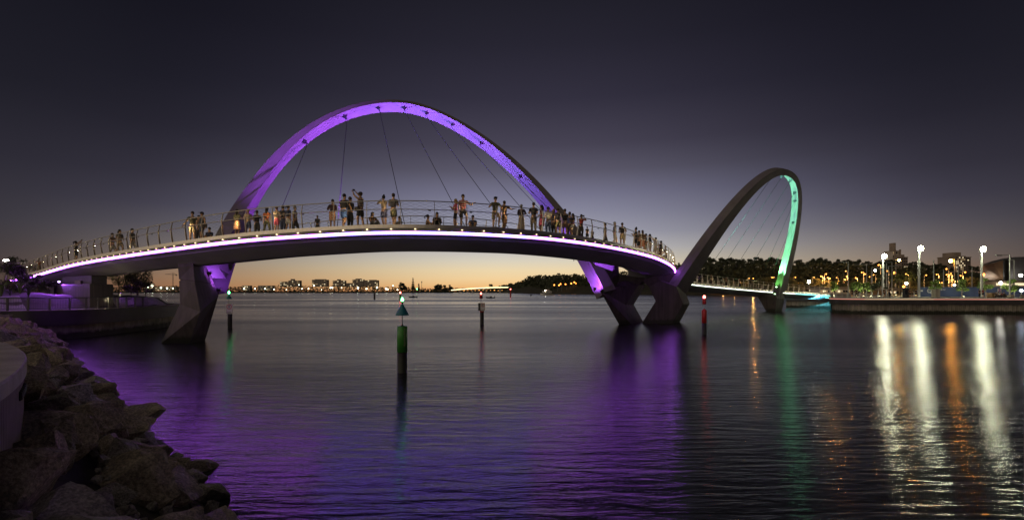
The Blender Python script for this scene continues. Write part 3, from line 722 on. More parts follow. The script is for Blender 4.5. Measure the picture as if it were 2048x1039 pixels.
def rock_mat(name, c, c2, sp):
    m = bpy.data.materials.new(name); m.use_nodes = True; t = m.node_tree; b = t.nodes["Principled BSDF"]; b.inputs["Roughness"].default_value = .78
    tc = t.nodes.new("ShaderNodeTexCoord"); oi = t.nodes.new("ShaderNodeObjectInfo"); vm = t.nodes.new("ShaderNodeVectorMath"); vm.operation = 'ADD'
    sc_ = t.nodes.new("ShaderNodeVectorMath"); sc_.operation = 'SCALE'; sc_.inputs[0].default_value = (17,23,31); t.links.new(oi.outputs["Random"], sc_.inputs["Scale"])
    t.links.new(tc.outputs["Object"], vm.inputs[0]); t.links.new(sc_.outputs[0], vm.inputs[1])
    def nz(s, d=6): n = t.nodes.new("ShaderNodeTexNoise"); n.inputs["Scale"].default_value = s; n.inputs["Detail"].default_value = d; n.inputs["Roughness"].default_value = .65; t.links.new(vm.outputs[0], n.inputs[0]); return n.outputs[0]
    r = t.nodes.new("ShaderNodeValToRGB"); t.links.new(nz(1.8), r.inputs[0]); r.color_ramp.elements[0].color = (*c2,1); r.color_ramp.elements[1].color = (*c,1); r.color_ramp.elements[0].position = .36; r.color_ramp.elements[1].position = .64
    r2 = t.nodes.new("ShaderNodeValToRGB"); t.links.new(nz(26, 3), r2.inputs[0]); r2.color_ramp.elements[0].color = (.5,.5,.5,1); r2.color_ramp.elements[1].color = (1.3,1.26,1.2,1); r2.color_ramp.elements[0].position = .38; r2.color_ramp.elements[1].position = .66
    mu = t.nodes.new("ShaderNodeMixRGB"); mu.blend_type = 'MULTIPLY'; mu.inputs[0].default_value = 1; t.links.new(r.outputs[0], mu.inputs[1]); t.links.new(r2.outputs[0], mu.inputs[2])
    t.links.new(mu.outputs[0], b.inputs["Base Color"])
    q = t.nodes.new("ShaderNodeBump"); q.inputs["Strength"].default_value = 1.0; q.inputs["Distance"].default_value = .045; t.links.new(nz(14, 8), q.inputs["Height"]); t.links.new(q.outputs[0], b.inputs["Normal"])
    return m
RM = [rock_mat('granite_brown', (.52,.43,.32), (.22,.175,.13), 1), rock_mat('granite_grey', (.48,.43,.38), (.21,.185,.165), 1), rock_mat('granite_pink', (.54,.43,.35), (.20,.16,.135), 1)]
rmesh = []
for k in range(16):
    me = rock_mesh(k+1, [(1.15,.95,.85),(1.0,1.0,.9),(1.25,.85,.85),(1.0,.8,1.05)][k % 4]); me.materials.append(RM[k % 3 if k % 5 else 0]); rmesh.append(me)
rocks = []; tries = 0; rg = random.Random(11)
SB = (-18.9+2.0, -4.9+2.0)     # centre of the seat wall's circle (moved back a little)
while tries < 9000 and len(rocks) < 285:
    tries += 1; i = rg.randrange(4, len(sl)-12); o = rg.uniform(-.3 if sl[i][1] < 11 else .15, 3.9); x, y = sl[i]-sn[i]*o; phase = 0 if len(rocks) < 120 else 1
    if x > 1.2 or (abs(x) < 1.2 and y < 3.0) or 1024+F*x/max(y,.1) < -330: continue
    far = y > 20; d = rg.uniform(.72, 1.12) if phase == 0 else rg.uniform(.4, .85)
    if far: d *= .9
    if math.hypot(x+18.88, y+4.88) < 17.18: continue
    if any((x-a)**2+(y-b2)**2 < ((d+dd)*.36)**2 for a, b2, _, dd in rocks): continue
    rocks.append((x, y, bank_h(o)+d*.15+rg.uniform(-.08,.1), d))
for q_ in [(-4.35,4.0,1.35,1.15),(-4.85,4.95,1.45,1.0),(-5.45,5.9,1.45,.95),(-5.95,6.8,1.4,.9),(-6.4,7.8,1.4,.85),(-3.7,4.6,1.05,1.1),(-3.3,3.7,1.1,1.0)]: rocks.append(q_)
rock_objs = []
for j, (x, y, z, d) in enumerate(rocks):
    o = link('boulder', rmesh[rg.randrange(16)], None, (x, y, z)); o.scale = (d*rg.uniform(.95,1.25), d*rg.uniform(.9,1.1), d*rg.uniform(.8,1.05)); o.rotation_euler = (rg.uniform(-.5,.5), rg.uniform(-.5,.5), rg.uniform(0,6.28))
    rock_objs.append((o, d, x, y))
# rubble in the gaps
rv = MB(); q_ = rock_mesh(99, (1,1,1), 1); vs_ = [Vector(v.co) for v in q_.vertices]; fs_ = [tuple(f.vertices) for f in q_.polygons]
for _ in range(1500):
    i = rg.randrange(4, len(sl)-8); o_ = rg.uniform(-.2, 4.0); x, y = sl[i]-sn[i]*o_
    if math.hypot(x+18.88, y+4.88) < 17.1: continue
    r_ = rg.uniform(.08, .26); Mr = Euler((rg.uniform(0,6),rg.uniform(0,6),rg.uniform(0,6))).to_matrix(); c_ = Vector((x, y, bank_h(o_)+r_*.3+.02))
    rv.add([Mr @ (v*r_)+c_ for v in vs_], fs_)
tag(rv.build('rubble', RM[1]), kind='stuff')
# labels: the biggest in view by their place, the rest by what they lie beside
def rpx(x, y, z): return 1024+F*x/y, 583-F*(z-HC)/y
vis = sorted([(d/max(y,1), o, x, y) for o, d, x, y in rock_objs if y > 2.5 and -20 < rpx(x,y,o.location.z)[0] < 700 and rpx(x,y,o.location.z)[1] < 1060], key=lambda q: -q[0])
named = {}
for _, o, x, y in vis[:26]:
    px_, py_ = rpx(x, y, o.location.z)
    row = 'along the bottom edge' if py_ > 960 else 'in the second row up' if py_ > 880 else 'halfway up the bank' if py_ > 790 else 'in the upper part of the bank'
    named.setdefault(row, []).append((px_, o))
ordn = ['leftmost','second from the left','third from the left','fourth from the left','fifth from the left','sixth from the left','seventh from the left','eighth from the left','ninth from the left','tenth from the left','eleventh from the left','twelfth from the left']
done = set()
for row, lst in named.items():
    lst.sort(key=lambda q: q[0])
    for k_, (px_, o) in enumerate(lst[:12]):
        tag(o, 'big boulder, '+ordn[k_]+' of those '+row, 'rock', 'boulders of the shoreline rock bank'); done.add(o.name)
for o, d, x, y in rock_objs:
    if o.name in done: continue
    px_ = 1024+F*x/y if y > 1 else 0
    zone = next(z for lim, z in ((30,'at the far end of the bank'),(24,'in the far part of the bank'),(19,'two thirds of the way up the bank'),(15.5,'just beyond the seat wall'),(12.5,'level with the far end of the seat wall'),(10,'halfway up the bank'),(7.5,'in the near part of the bank'),(5.5,'behind the front row'),(-99,'at the very bottom of the view')) if y > lim)
    dw = min(math.hypot(x-a, y-b2) for a, b2 in sl); edge_ = 'by the water ' if dw < .9 else 'high up ' if dw > 2.6 else ''
    size = 'small' if d < .72 else 'large' if d > .98 else 'middling'; tone = {'granite_brown':'brown','granite_grey':'grey','granite_pink':'pinkish'}[o.data.materials[0].name]
    shape = 'tall' if o.dimensions.z > o.dimensions.x*.9 else 'flat' if o.dimensions.z < o.dimensions.x*.58 else 'blocky'
    lab = f'{size} {tone} {shape} boulder {edge_}{zone}'
    tag(o, lab, 'rock', 'boulders of the shoreline rock bank')
# curved seat wall
seat = thing('seat_wall', (-6.5, 7, 1.7), 'broad curved concrete seat wall above the rock bank at the left edge', 'wall')
cx, cy_, Ro = -18.9+.10, -4.9+.10, 16.95
aa = [R_(q) for q in np.arange(16, 74, .75)]
def arc(prof): return [[Vector((cx+(Ro+o)*math.cos(a), cy_+(Ro+o)*math.sin(a), z)) for o, z in prof] for a in aa]
st = mat('seat_concrete', (.36,.33,.26), .6, 0, .3, 1.5, .3, 12)
MB().loft(arc([(0,2.50),(-.02,2.52),(-3.2,2.52),(-3.2,2.35),(0,2.35)])).build('seat_top', st, seat)
rb = mat('board_marked_concrete', (.17,.13,.125), .7, 0, .3, 2, 0); tt = rb.node_tree; tcn = tt.nodes.new("ShaderNodeTexCoord"); sxz = tt.nodes.new("ShaderNodeSeparateXYZ"); tt.links.new(tcn.outputs["Object"], sxz.inputs[0])
angn = mth('ARCTAN2', mth('SUBTRACT', sxz.outputs[1], cy_-7, tree=tt), mth('SUBTRACT', sxz.outputs[0], cx+6.5, tree=tt), tree=tt)
wv = mth('SINE', mth('MULTIPLY', angn, 1300, tree=tt), tree=tt); bq = tt.nodes.new("ShaderNodeBump"); bq.inputs["Strength"].default_value = .5; bq.inputs["Distance"].default_value = .02; tt.links.new(wv, bq.inputs["Height"]); tt.links.new(bq.outputs[0], tt.nodes["Principled BSDF"].inputs["Normal"])
for a in (aa[18], aa[30], aa[44]):
    d_ = Vector((math.cos(a), math.sin(a), 0)); q_ = Vector((-d_.y, d_.x, 0))*.006; c_ = Vector((cx, cy_, 2.5235)); MB().add([c_+d_*(Ro-3.1)-q_, c_+d_*(Ro-.02)-q_, c_+d_*(Ro-.02)+q_, c_+d_*(Ro-3.1)+q_], [(0,1,2,3)]).build('joint', M['black'], seat)
MB().loft(arc([(-.03,2.348),(-.03,1.0),(-.6,1.0),(-.6,2.348)])).build('wall_face', rb, seat)
for k_ in range(6):
    a = math.atan2(6.0-cy_, -5.75-cx)+k_*.0088
    MB().lathe([(.0,0),(.026,.02),(.03,.06),(.026,.10),(0,.12)], (cx+(Ro-.022)*math.cos(a), cy_+(Ro-.022)*math.sin(a), 2.12), 8).build('drain_slot', M['black'], seat)

# ------------------------------------------------------------------ channel markers
def text_obj(body, size, mt, parent, loc, rot=(R_(90),0,0), name='lettering', depth=.004):
    cu = bpy.data.curves.new('t', 'FONT'); cu.body = body; cu.size = size; cu.extrude = depth; cu.align_x = 'CENTER'; cu.align_y = 'CENTER'
    o = bpy.data.objects.new('t', cu); col.objects.link(o); dg = bpy.context.evaluated_depsgraph_get()
    me = bpy.data.meshes.new_from_object(o.evaluated_get(dg)); bpy.data.objects.remove(o); me.materials.clear(); me.materials.append(mt)
    q = link(name, me, parent, loc); q.rotation_euler = rot; return q
def yz(y, Y): return HC+(583-y)/F*Y
def marker(px, Y, label):
    return thing('channel_marker', (plan(px, Y)[0], Y, 0), label, 'channel marker'), plan(px, Y)[0]
# green cone marker in front
Y = 21.6; t_, x = marker(804.5, Y, 'green and black channel marker with a blue-green cone topmark and lit green lamp')
MB().lathe([(.205,-2),(.205,yz(703,Y))], (x,Y,0), 24).build('pile', M['pile'], t_, True)
MB().lathe([(.215,yz(703,Y)-.01),(.215,yz(652,Y)),(.19,yz(652,Y)+.015)], (x,Y,0), 24).build('green_sleeve', M['green'], t_, True)
MB().lathe([(.10,yz(652,Y)),(.035,yz(649,Y)),(.018,yz(646,Y)),(.018,yz(628,Y))], (x,Y,0), 10).build('rod', M['dark_steel'], t_)
MB().lathe([(.275,yz(630,Y)),(.28,yz(628.5,Y)),(.20,yz(621,Y)),(.02,yz(606,Y))], (x,Y,0), 20).build('cone_topmark', M['teal'], t_)
MB().lathe([(.025,yz(607,Y)),(.05,yz(604,Y)),(.055,yz(602,Y))], (x,Y,0), 12).build('lamp_base', M['dark_steel'], t_)
MB().lathe([(.055,yz(602,Y)),(.062,yz(599,Y)),(.04,yz(596,Y)),(.008,yz(594,Y))], (x,Y,0), 12).build('lamp', E_['green_lamp'], t_, True)
lt = mat('pale_lettering', (.45,.42,.30), .5)
a = R_(-52); d_ = Vector((math.cos(a), math.sin(a), 0)); q_ = Vector((-d_.y, d_.x, 0)); m = MB()
for k_ in range(8):          # a vertical line of lettering too small to read
    c_ = Vector((x, Y, yz(655,Y)-.05-k_*.095))+d_*.2185; Mq = Matrix((q_, d_, Vector((0,0,1)))).transposed()
    m.box(c_+Vector((0,0,.025)), (.07,.004,.014), Mq); m.box(c_-Vector((0,0,.02)), (.05 if k_ % 2 else .07,.004,.014), Mq); m.box(c_-q_*(.028 if k_ % 3 else -.02), (.014,.005,.06), Mq)
m.build('lettering', lt, t_)
def speed_marker(px, Y, label, topmark, sign_px, y_sign, yb):
    t_, x = marker(px, Y, label)
    MB().lathe([(.20,-2),(.20,yz(y_sign[1]-2,Y)),(.18,yz(y_sign[1]-2,Y)+.02)], (x,Y,0), 16).build('pile', M['pile'], t_, True)
    w_ = (sign_px[1]-sign_px[0])/F*Y; h_ = (y_sign[1]-y_sign[0])/F*Y; xc = plan(sum(sign_px)/2, Y)[0]; zc = yz(sum(y_sign)/2, Y); yf = Y-.26
    s_ = MB().box((xc, yf, zc), (w_,.03,h_)).build('sign_board', M['white'], t_)
    rr = w_*.40; m = MB(); n = 28; zr = zc+h_*.5-w_*.5; r_out, r_in = rr, rr*.76
    ring = lambda r, y: [Vector((xc+r*math.cos(2*math.pi*k/n), y, zr+r*math.sin(2*math.pi*k/n))) for k in range(n)]
    a, b_ = ring(r_out, yf-.019), ring(r_in, yf-.019); m.add(a+b_, [(k,(k+1)%n,n+(k+1)%n,n+k) for k in range(n)])
    m.v = [tuple(Vector(v)-t_.location) for v in m.v]; link('speed_ring', m.mesh('speed_ring', M['sign_red']), s_)
    text_obj('8', w_*.62, M['black'], s_, (xc-t_.location.x, yf-.021-Y, zr))
    m = MB()
    for u in (-.26,-.10,.05,.22): m.box((xc+w_*u-t_.location.x, yf-.02-Y, zc-h_*.36), (w_*(.09 if u < 0 else .12),.006,h_*.07))
    link('small_lettering', m.mesh('small_lettering', M['black']), s_)
    return t_, x
Y = 48; t_, x = speed_marker(460, Y, 'black pile with a white 8 speed sign, green cone and green lamp', 'cone', (455.2,468), (606.5,627), 655)
MB().lathe([(.02,yz(608,Y)),(.02,yz(596,Y))], (x-.1,Y,0), 8).build('rod', M['dark_steel'], t_)
MB().lathe([(.27,yz(597.5,Y)),(.02,yz(587,Y))], (x-.1,Y,0), 16).build('cone_topmark', M['teal'], t_)
MB().lathe([(.06,yz(587.5,Y)),(.09,yz(584,Y)),(.02,yz(581,Y))], (x-.1,Y,0), 10).build('lamp', E_['green_lamp'], t_, True)
Y = 53; t_, x = speed_marker(964, Y, 'black pile with a white 8 speed sign, red can and red lamp', 'can', (961.5,970.5), (605,621), 650)
MB().box((plan(959,Y)[0], Y-.18, yz(613,Y)), (.22,.3,.8)).build('battery_box', M['hull'], t_)
MB().lathe([(.21,yz(624,Y)),(.21,yz(620.5,Y))], (x,Y,0), 16).build('red_band', M['red'], t_, True)
MB().lathe([(.02,yz(606,Y)),(.02,yz(597,Y))], (x-.1,Y,0), 8).build('rod', M['dark_steel'], t_)
MB().lathe([(.16,yz(597,Y)),(.16,yz(589,Y)),(.12,yz(588.6,Y))], (x-.1,Y,0), 16).build('can_topmark', M['red'], t_, True)
MB().lathe([(.05,yz(588.6,Y)),(.07,yz(586,Y)),(.02,yz(584,Y))], (x-.1,Y,0), 10).build('lamp', E_['red_lamp'], t_, True)
Y = 41; t_, x = marker(1408.5, Y, 'red and black channel marker with a red can topmark and lit red lamp')
MB().lathe([(.18,-2),(.18,yz(645,Y))], (x,Y,0), 20).build('pile', M['pile'], t_, True)
MB().lathe([(.19,yz(645.3,Y)),(.19,yz(620.5,Y)),(.04,yz(617,Y))], (x,Y,0), 20).build('red_sleeve', M['red'], t_, True)
MB().lathe([(.018,yz(618,Y)),(.018,yz(607,Y))], (x,Y,0), 8).build('rod', M['pole'], t_)
MB().lathe([(.155,yz(608,Y)),(.135,yz(596.5,Y)),(.08,yz(596,Y))], (x,Y,0), 16).build('can_topmark', M['red'], t_, True)
MB().lathe([(.09,yz(596,Y)),(.11,yz(593,Y)),(.05,yz(590,Y))], (x,Y,0), 12).build('lamp', E_['red_lamp'], t_, True)
for px, Y, y0, y1, wd, mt_, lampm, lab in [(749,250,586,597,.45,'pile',None,'thin dark pile far out on the river, left of the green cone marker'), (800.5,195,587,600.8,.4,'green','red_lamp','distant green pile just left of the green cone marker lamp'),
        (1021,330,580,593.5,.45,'red','red_lamp','distant red pile marker in front of the long lit road bridge')]:
    t_, x = marker(px, Y, lab); m = MB().lathe([(wd,-2),(wd,yz(y0+2,Y)),(wd*.5,yz(y0,Y))], (x,Y,0), 10); m.build('pile', M[mt_], t_)
    if lampm: MB().sphere((x,Y,yz(y0-2.2,Y)), .35).build('lamp', E_[lampm], t_)

# boats
def boat(px, Y, Lb, label, name, cabin, flip=1, mt='hull'):
    x = plan(px, Y)[0]; t_ = thing(name, (x,Y,0), label, 'boat'); m = MB(); rings = []
    for u, b_, k_, h_ in [(-.5,.36,-.1,.42),(-.25,.42,-.2,.45),(.1,.40,-.2,.55),(.35,.24,-.1,.7),(.5,.02,.35,.85)]:
        X = x+flip*u*Lb; B = b_*Lb*.42; rings.append([Vector((X,Y-B,h_*Lb*.2)), Vector((X,Y-B*.7,k_)), Vector((X,Y+B*.7,k_)), Vector((X,Y+B,h_*Lb*.2))])
    m.loft(rings).build('hull', M[mt], t_)
    if cabin == 'small':
        MB().box((x-flip*.05*Lb, Y, .75), (Lb*.2,.9,.5)).build('console', M['black'], t_, bevel=.05)
        MB().box((x-flip*.46*Lb, Y, .75), (.35,.4,.8)).build('outboard_motor', M['black'], t_, bevel=.05)
        m = MB()
        for a in (-.1,.12): m.tube([(x+a*Lb,Y-.5,.7),(x+a*Lb,Y-.5,1.5),(x+a*Lb,Y+.5,1.5),(x+a*Lb,Y+.5,.7)], .05, 5)
        m.build('roll_bar', M['pole'], t_)
    return t_
boat(826, 300, 5.2, 'small dark open motorboat on the river right of the green cone marker', 'motorboat', 'small', -1)
boat(981, 270, 4.8, 'dark inflatable boat on the river beside the red can speed marker', 'motorboat', 'small', -1)
Y = 480; x = plan(1094, Y)[0]; t_ = boat(1094, Y, 12.5, 'white passenger ferry with a lit cabin in front of the road bridge', 'ferry', 'none', -1, 'hull_white')
MB().box((x,Y,3.2), (8.5,3.6,1.9)).build('cabin', M['hull_white'], t_, bevel=.15)
for k_ in range(5): MB().box((x-3.2+k_*1.6,Y-1.82,3.3), (1.1,.06,.8)).build('cabin_window', E_['window'] if k_ == 1 else M['glass'], t_)
MB().box((x+.4,Y,5.0), (4.2,2.8,1.4)).build('upper_deck', M['building_dark'], t_, bevel=.1)
MB().tube([(x+1,Y,5.6),(x+1,Y,8.6)], .09, 6).build('mast', M['pole'], t_)
MB().sphere((x-1.6,Y-1.9,4.5), .3).build('lamp', E_['white_lamp'], t_)
t_ = thing('mooring_buoy', (plan(1062,430)[0], 430, 0), 'small dark buoy floating left of the ferry', 'buoy'); MB().sphere((plan(1062,430)[0],430,.3), .8).build('float', M['black'], t_, True)
MB().tube([(plan(1062,430)[0],430,.8),(plan(1062,430)[0],430,1.7)], .1, 6).build('pin', M['black'], t_)

# ------------------------------------------------------------------ far shores
land = mat('dark_shore', (.03,.027,.02), .95, 0, .4, .05)
def far_land(name, pts_, depth, h):
    """pts_: (px, Y) front line"""
    m = MB(); fr = [at(px, 583, Y) for px, Y in pts_]
    m.loft([[Vector((p.x,p.y,-.5)), Vector((p.x,p.y+4,h)), Vector((p.x*(1+depth/p.y),p.y+depth,h+2)), Vector((p.x*(1+depth/p.y),p.y+depth,-3))] for p in fr], True)
    tag(m.build(name, land), kind='structure')
far_land('far_shore', [(-1500,1500),(-300,1500),(200,1600),(500,1650),(900,1700),(905,1700)], 1500, 3)
far_land('river_bank', [(1100,760),(1200,640),(1400,520),(1500,460),(1700,330),(1860,270),(2400,230)], 1200, 2.2)
# low tree mass along the far shore (reads as one dark band)
def treeline(name, tops, Y, seed, n, size, mt, yb=584.5, depth=60, thick=.55):
    rg = np.random.RandomState(seed); v = []; f = []
    xs = np.array([q[0] for q in tops], float); ys = np.array([q[1] for q in tops], float)
    px = rg.uniform(xs[0], xs[-1], n); top = np.interp(px, xs, ys)+np.array([mnoise.noise(Vector((p*.09,seed,0)))*2.2 for p in px])
    u = rg.rand(n)**.75; py = top+(yb-top)*u; Yv = Y+rg.uniform(-depth, depth, n) if not callable(Y) else np.array([Y(p) for p in px])+rg.uniform(-depth, depth, n)
    for k in range(n):
        c = np.array([(px[k]-1024)/F*Yv[k], Yv[k], max(.3, HC+(583-py[k])/F*Yv[k])]); s = size*(.5+rg.rand())*Yv[k]/F
        a = rg.normal(size=3); a /= np.linalg.norm(a); b_ = np.cross(a, rg.normal(size=3)); b_ /= np.linalg.norm(b_)
        base = len(v); v += [tuple(c-a*s), tuple(c+b_*s*.6), tuple(c+a*s), tuple(c-b_*s*.6)]; f.append((base,base+1,base+2,base+3))
    me = bpy.data.meshes.new(name); me.from_pydata(v, [], f); me.materials.append(mt); o = link(name, me); tag(o, kind='stuff'); return o
treeline('far_shore_trees', [(-60,572),(100,571),(230,573),(300,570),(360,572),(440,571),(520,574),(560,570),(640,571),(720,572),(780,573),(810,574),(850,576),(905,578)], 1660, 1, 9000, 1.5, M['foliage'])
treeline('point_trees', [(860,577),(890,575),(935,576),(1000,577),(1050,576)], 1900, 3, 2500, 1.4, M['foliage'])
# wooded scarp: ground and its bush
def scY(px): return float(np.interp(px, [990,1100,1200,1400,1500,1700,1860,2100], [1500,900,760,600,540,420,380,340]))
sc = [(940,582),(985,579),(1010,573),(1040,565),(1060,559),(1120,557),(1200,556),(1300,545),(1380,540),(1430,536),(1500,534),(1600,536),(1680,537),(1760,538),(1850,540),(1900,545),(1960,545),(2150,548)]
m = MB(); rings = []
for px, py in sc:
    Yp = scY(px); p0 = at(px, 583, Yp*.93); p1 = at(px, (583+py)/2, Yp); p2 = at(px, py, Yp*1.1); p3 = at(px, py+1, Yp*1.5)
    rings.append([Vector((p0.x,p0.y,-.5)), p1, p2, p3])
m.loft(rings, False, 0, False); tag(m.build('wooded_hill', mat('hill_bush', (.026,.026,.016), .95, 0, .5, .06, .6, .3)), kind='structure')
tops = [(980,577),(1005,572),(1040,563),(1055,553),(1090,550),(1125,549),(1160,549),(1200,550),(1290,537),(1345,529),(1380,530),(1430,524),(1480,525),(1560,524),(1650,525),(1720,527),(1790,532),(1850,533),(1900,545),(1960,544),(2100,546)]
treeline('hillside_bush', tops, lambda p: scY(p)*1.0, 5, 26000, 3.0, M['foliage'], 583, 12)
# ridge gums: separate trees standing along the crest
variants = []
for k_ in range(6):
    rg = random.Random(60+k_); cl = []
    for j in range(rg.randint(11, 15)):
        a = rg.uniform(0, 6.28); r = rg.uniform(.5, 5.0); cl.append(((r*math.cos(a), r*math.sin(a), rg.uniform(3.6, 11.3)-r*.25), rg.uniform(1.3, 2.5)))
    variants.append((crown_mesh('gum_crown', M['foliage'], cl, 3200, .42, flat=.85, seed=70+k_), limb_mesh('gum_stem', M['bark'], cl, .30, 5.5, 80+k_)))
def nth(k):
    return ['first','second','third','fourth','fifth','sixth','seventh','eighth','ninth','tenth','eleventh','twelfth','thirteenth','fourteenth','fifteenth','sixteenth','seventeenth','eighteenth','nineteenth','twentieth','twenty-first','twenty-second','twenty-third','twenty-fourth','twenty-fifth','twenty-sixth','twenty-seventh','twenty-eighth','twenty-ninth','thirtieth','thirty-first','thirty-second'][k]
ridge = [(1342,522),(1360,524),(1385,531),(1396,526),(1407,519),(1417,513),(1428,515),(1440,514),(1452,514),(1463,513),(1474,517),(1486,517),(1498,516),(1510,512),(1520,514),(1532,517),(1544,513),(1556,516),(1593,519),(1604,517),(1615,520),(1627,515),(1638,514),(1650,517),(1661,520),(1673,516),(1685,519),(1697,517),(1708,521),
         (1719,518),(1731,521),(1742,523),(1753,521),(1765,523),(1777,519),(1783,518),(1822,524),(1832,521),(1843,523),(1856,528),(1868,527),(1880,526),(1890,529),(1901,533),(1946,530),(1955,531),(1966,532)]
for j, (px, py) in enumerate(ridge):
    Yp = scY(px)*1.08; g0 = at(px, 541 if px < 1800 else 545, Yp); H = yz(py, Yp)-g0.z; cm, tm = variants[j % 6]
    nl = sum(1 for q in ridge if q[0] < 1590); side = nth(j)+' from the left between the two arches' if px < 1590 else nth(j-nl)+' counting right from the far arch'
    tree('ridge_gum_tree', g0, cm, tm, 'gum tree on the ridge crest, '+side, 'tree', 'gum trees on the ridge', rz=j*1.7, s=H/12.3)
ridge2 = [(1052,556),(1064,552),(1078,551),(1090,553),(1104,552),(1118,545),(1132,550),(1148,551),(1160,552),(1174,549),(1188,550)]
for j, (px, py) in enumerate(ridge2):
    Yp = scY(px)*1.08; g0 = at(px, 562, Yp); H = yz(py, Yp)-g0.z; cm, tm = variants[(j+2) % 6]
    tree('ridge_gum_tree', g0, cm, tm, 'gum tree on the wooded hill above the road bridge, '+nth(j)+' from the left', 'tree', 'gum trees above the road bridge', rz=j*1.3, s=H/12.0)
# park trees on the foreshore, lit amber by the street lamps
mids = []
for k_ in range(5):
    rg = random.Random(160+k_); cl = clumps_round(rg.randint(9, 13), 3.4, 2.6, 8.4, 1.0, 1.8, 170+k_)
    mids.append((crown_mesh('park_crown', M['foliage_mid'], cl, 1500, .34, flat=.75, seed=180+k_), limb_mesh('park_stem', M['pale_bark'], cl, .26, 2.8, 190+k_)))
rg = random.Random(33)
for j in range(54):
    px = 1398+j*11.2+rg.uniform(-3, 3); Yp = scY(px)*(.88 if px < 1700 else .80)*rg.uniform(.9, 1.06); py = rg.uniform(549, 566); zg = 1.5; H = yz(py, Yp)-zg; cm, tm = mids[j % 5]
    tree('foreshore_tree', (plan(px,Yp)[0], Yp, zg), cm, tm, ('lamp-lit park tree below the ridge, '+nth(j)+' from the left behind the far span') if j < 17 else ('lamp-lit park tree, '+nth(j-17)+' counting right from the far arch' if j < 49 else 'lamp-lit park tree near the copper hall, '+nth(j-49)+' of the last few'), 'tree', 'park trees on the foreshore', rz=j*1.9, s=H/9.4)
# trees of the point by the road bridge
pine_cl = [((0,0,2.5+k_*1.5), 1.9-k_*.22) for k_ in range(7)]
pc, pt = crown_mesh('norfolk_crown', M['foliage'], pine_cl, 1500, .35, flat=.45, seed=5), limb_mesh('norfolk_trunk', M['bark'], [((0,0,11.5),.3)], .3, 11, 3)
Yp = 1600
for px, py, lab, kind in [(826,553,'tall conical pine on the far shore right of the apartment blocks','pine'), (838,565,'smaller conical pine beside the tall one on the far shore','pine'), (803,564,'open-crowned tree left of the tall pine on the far shore','gum'), (812,570,'low tree just left of the tall pine on the far shore','gum'),
        (872,567,'round tree near the left end of the lit road bridge','gum'), (880,568,'second round tree near the left end of the lit road bridge','gum'), (888,569,'third round tree near the left end of the lit road bridge','gum'), (901,568,'tree standing at the left end of the lit road bridge','gum'), (984,567,'dark bushy tree rising behind the middle of the lit road bridge','gum')]:
    g0 = at(px, 583, Yp); g0.z = 3; H = yz(py, Yp)-3; a, b_ = (pc, pt) if kind == 'pine' else variants[int(px) % 6]
    tree('shore_'+('pine' if kind == 'pine' else 'tree'), g0, a, b_, lab, 'tree', None, px, H/(13.0 if kind == 'pine' else 12.3))
# apartment blocks across the river
def block(name, px0, px1, py, Y, label, mt='building', nwin=(8,5), lit=.4, pent=None, seed=0, depth=14, grp=None, yb=584, balc=True):
    rg = random.Random(seed+int(px0)); x0, x1 = plan(px0, Y)[0], plan(px1, Y)[0]; z1 = yz(py, Y); z0 = yz(yb, Y); xc = (x0+x1)/2; w_ = x1-x0
    t_ = thing(name, (xc, Y, z0), label, 'building', grp)
    MB().box((xc, Y+depth/2, (z0+z1)/2), (w_, depth, z1-z0)).build('wall', M[mt], t_)
    MB().box((xc, Y+depth/2, z1+.35), (w_+.8, depth+.8, .7)).build('roof', M['building_dark'], t_)
    if pent: MB().box((x0+w_*pent[0], Y+depth/2, z1+.7+pent[2]/2), (w_*pent[1], depth*.6, pent[2])).build('plant_room', M['building_dark'], t_)
    nx, nz = nwin; ww = w_/nx*.62; wh = (z1-z0)/nz*.45
    lm_ = MB().box((0,0,0), (ww,.3,wh)).mesh('window', E_['window']); l2 = MB().box((0,0,0), (ww,.3,wh)).mesh('window', E_['window2']); dm = MB().box((0,0,0), (ww,.3,wh)).mesh('window', M['glass'])
    for i in range(nx):
        for j in range(nz):
            r = rg.random(); me = lm_ if r < lit*.45 else l2 if r < lit else dm
            link('window', me, t_, Vector((x0+w_*(i+.5)/nx, Y-.12, z0+(z1-z0)*(j+.55)/nz))-t_.location)
    if balc:
        for j in range(nz): MB().box((xc, Y-.7, z0+(z1-z0)*(j+.22)/nz), (w_*.96, 1.3, .35)).build('balcony', M[mt], t_)
    return t_
for a in [(560,577,563,'pale low apartment block at the left end of the far skyline',(5,4),None), (577,600,561,'wide apartment block with a stepped roof, second on the far skyline',(7,4),(.3,.3,5)), (624,655,559.5,'large bright flat-roofed apartment block left of the skyline middle',(8,4),(.5,.7,2)),
          (665.5,690,561,'stepped apartment block in the middle of the far skyline',(6,4),(.45,.25,4)), (692,703,566,'low dark apartment block between two taller ones on the far skyline',(3,3),None), (705,727,559,'tall apartment block with roof plant, right of the skyline middle',(6,5),(.5,.5,3)), (728,756,560.5,'long apartment block at the right end of the far skyline',(8,4),(.6,.5,1.5))]:
    block('apartment_block', a[0], a[1], a[2], 1640, a[3], 'building_dark', a[4], .32, a[5], yb=573)
for a in [(288,306,573,'low building left of the crane on the far shore',(4,2)), (310,332,574,'low building with white lights below the crane',(5,2)), (336,352,573.5,'low building just left of the kinked pier on the far shore',(4,2)),(484,500,571,'low building right of the green-lamp speed marker on the far shore',(4,2)), (516,545,571,'low wide building between two groups of shore lights',(6,2))]:
    block('shore_building', a[0], a[1], a[2], 1640, a[3], 'building', a[4], .6, None, yb=581, balc=False)
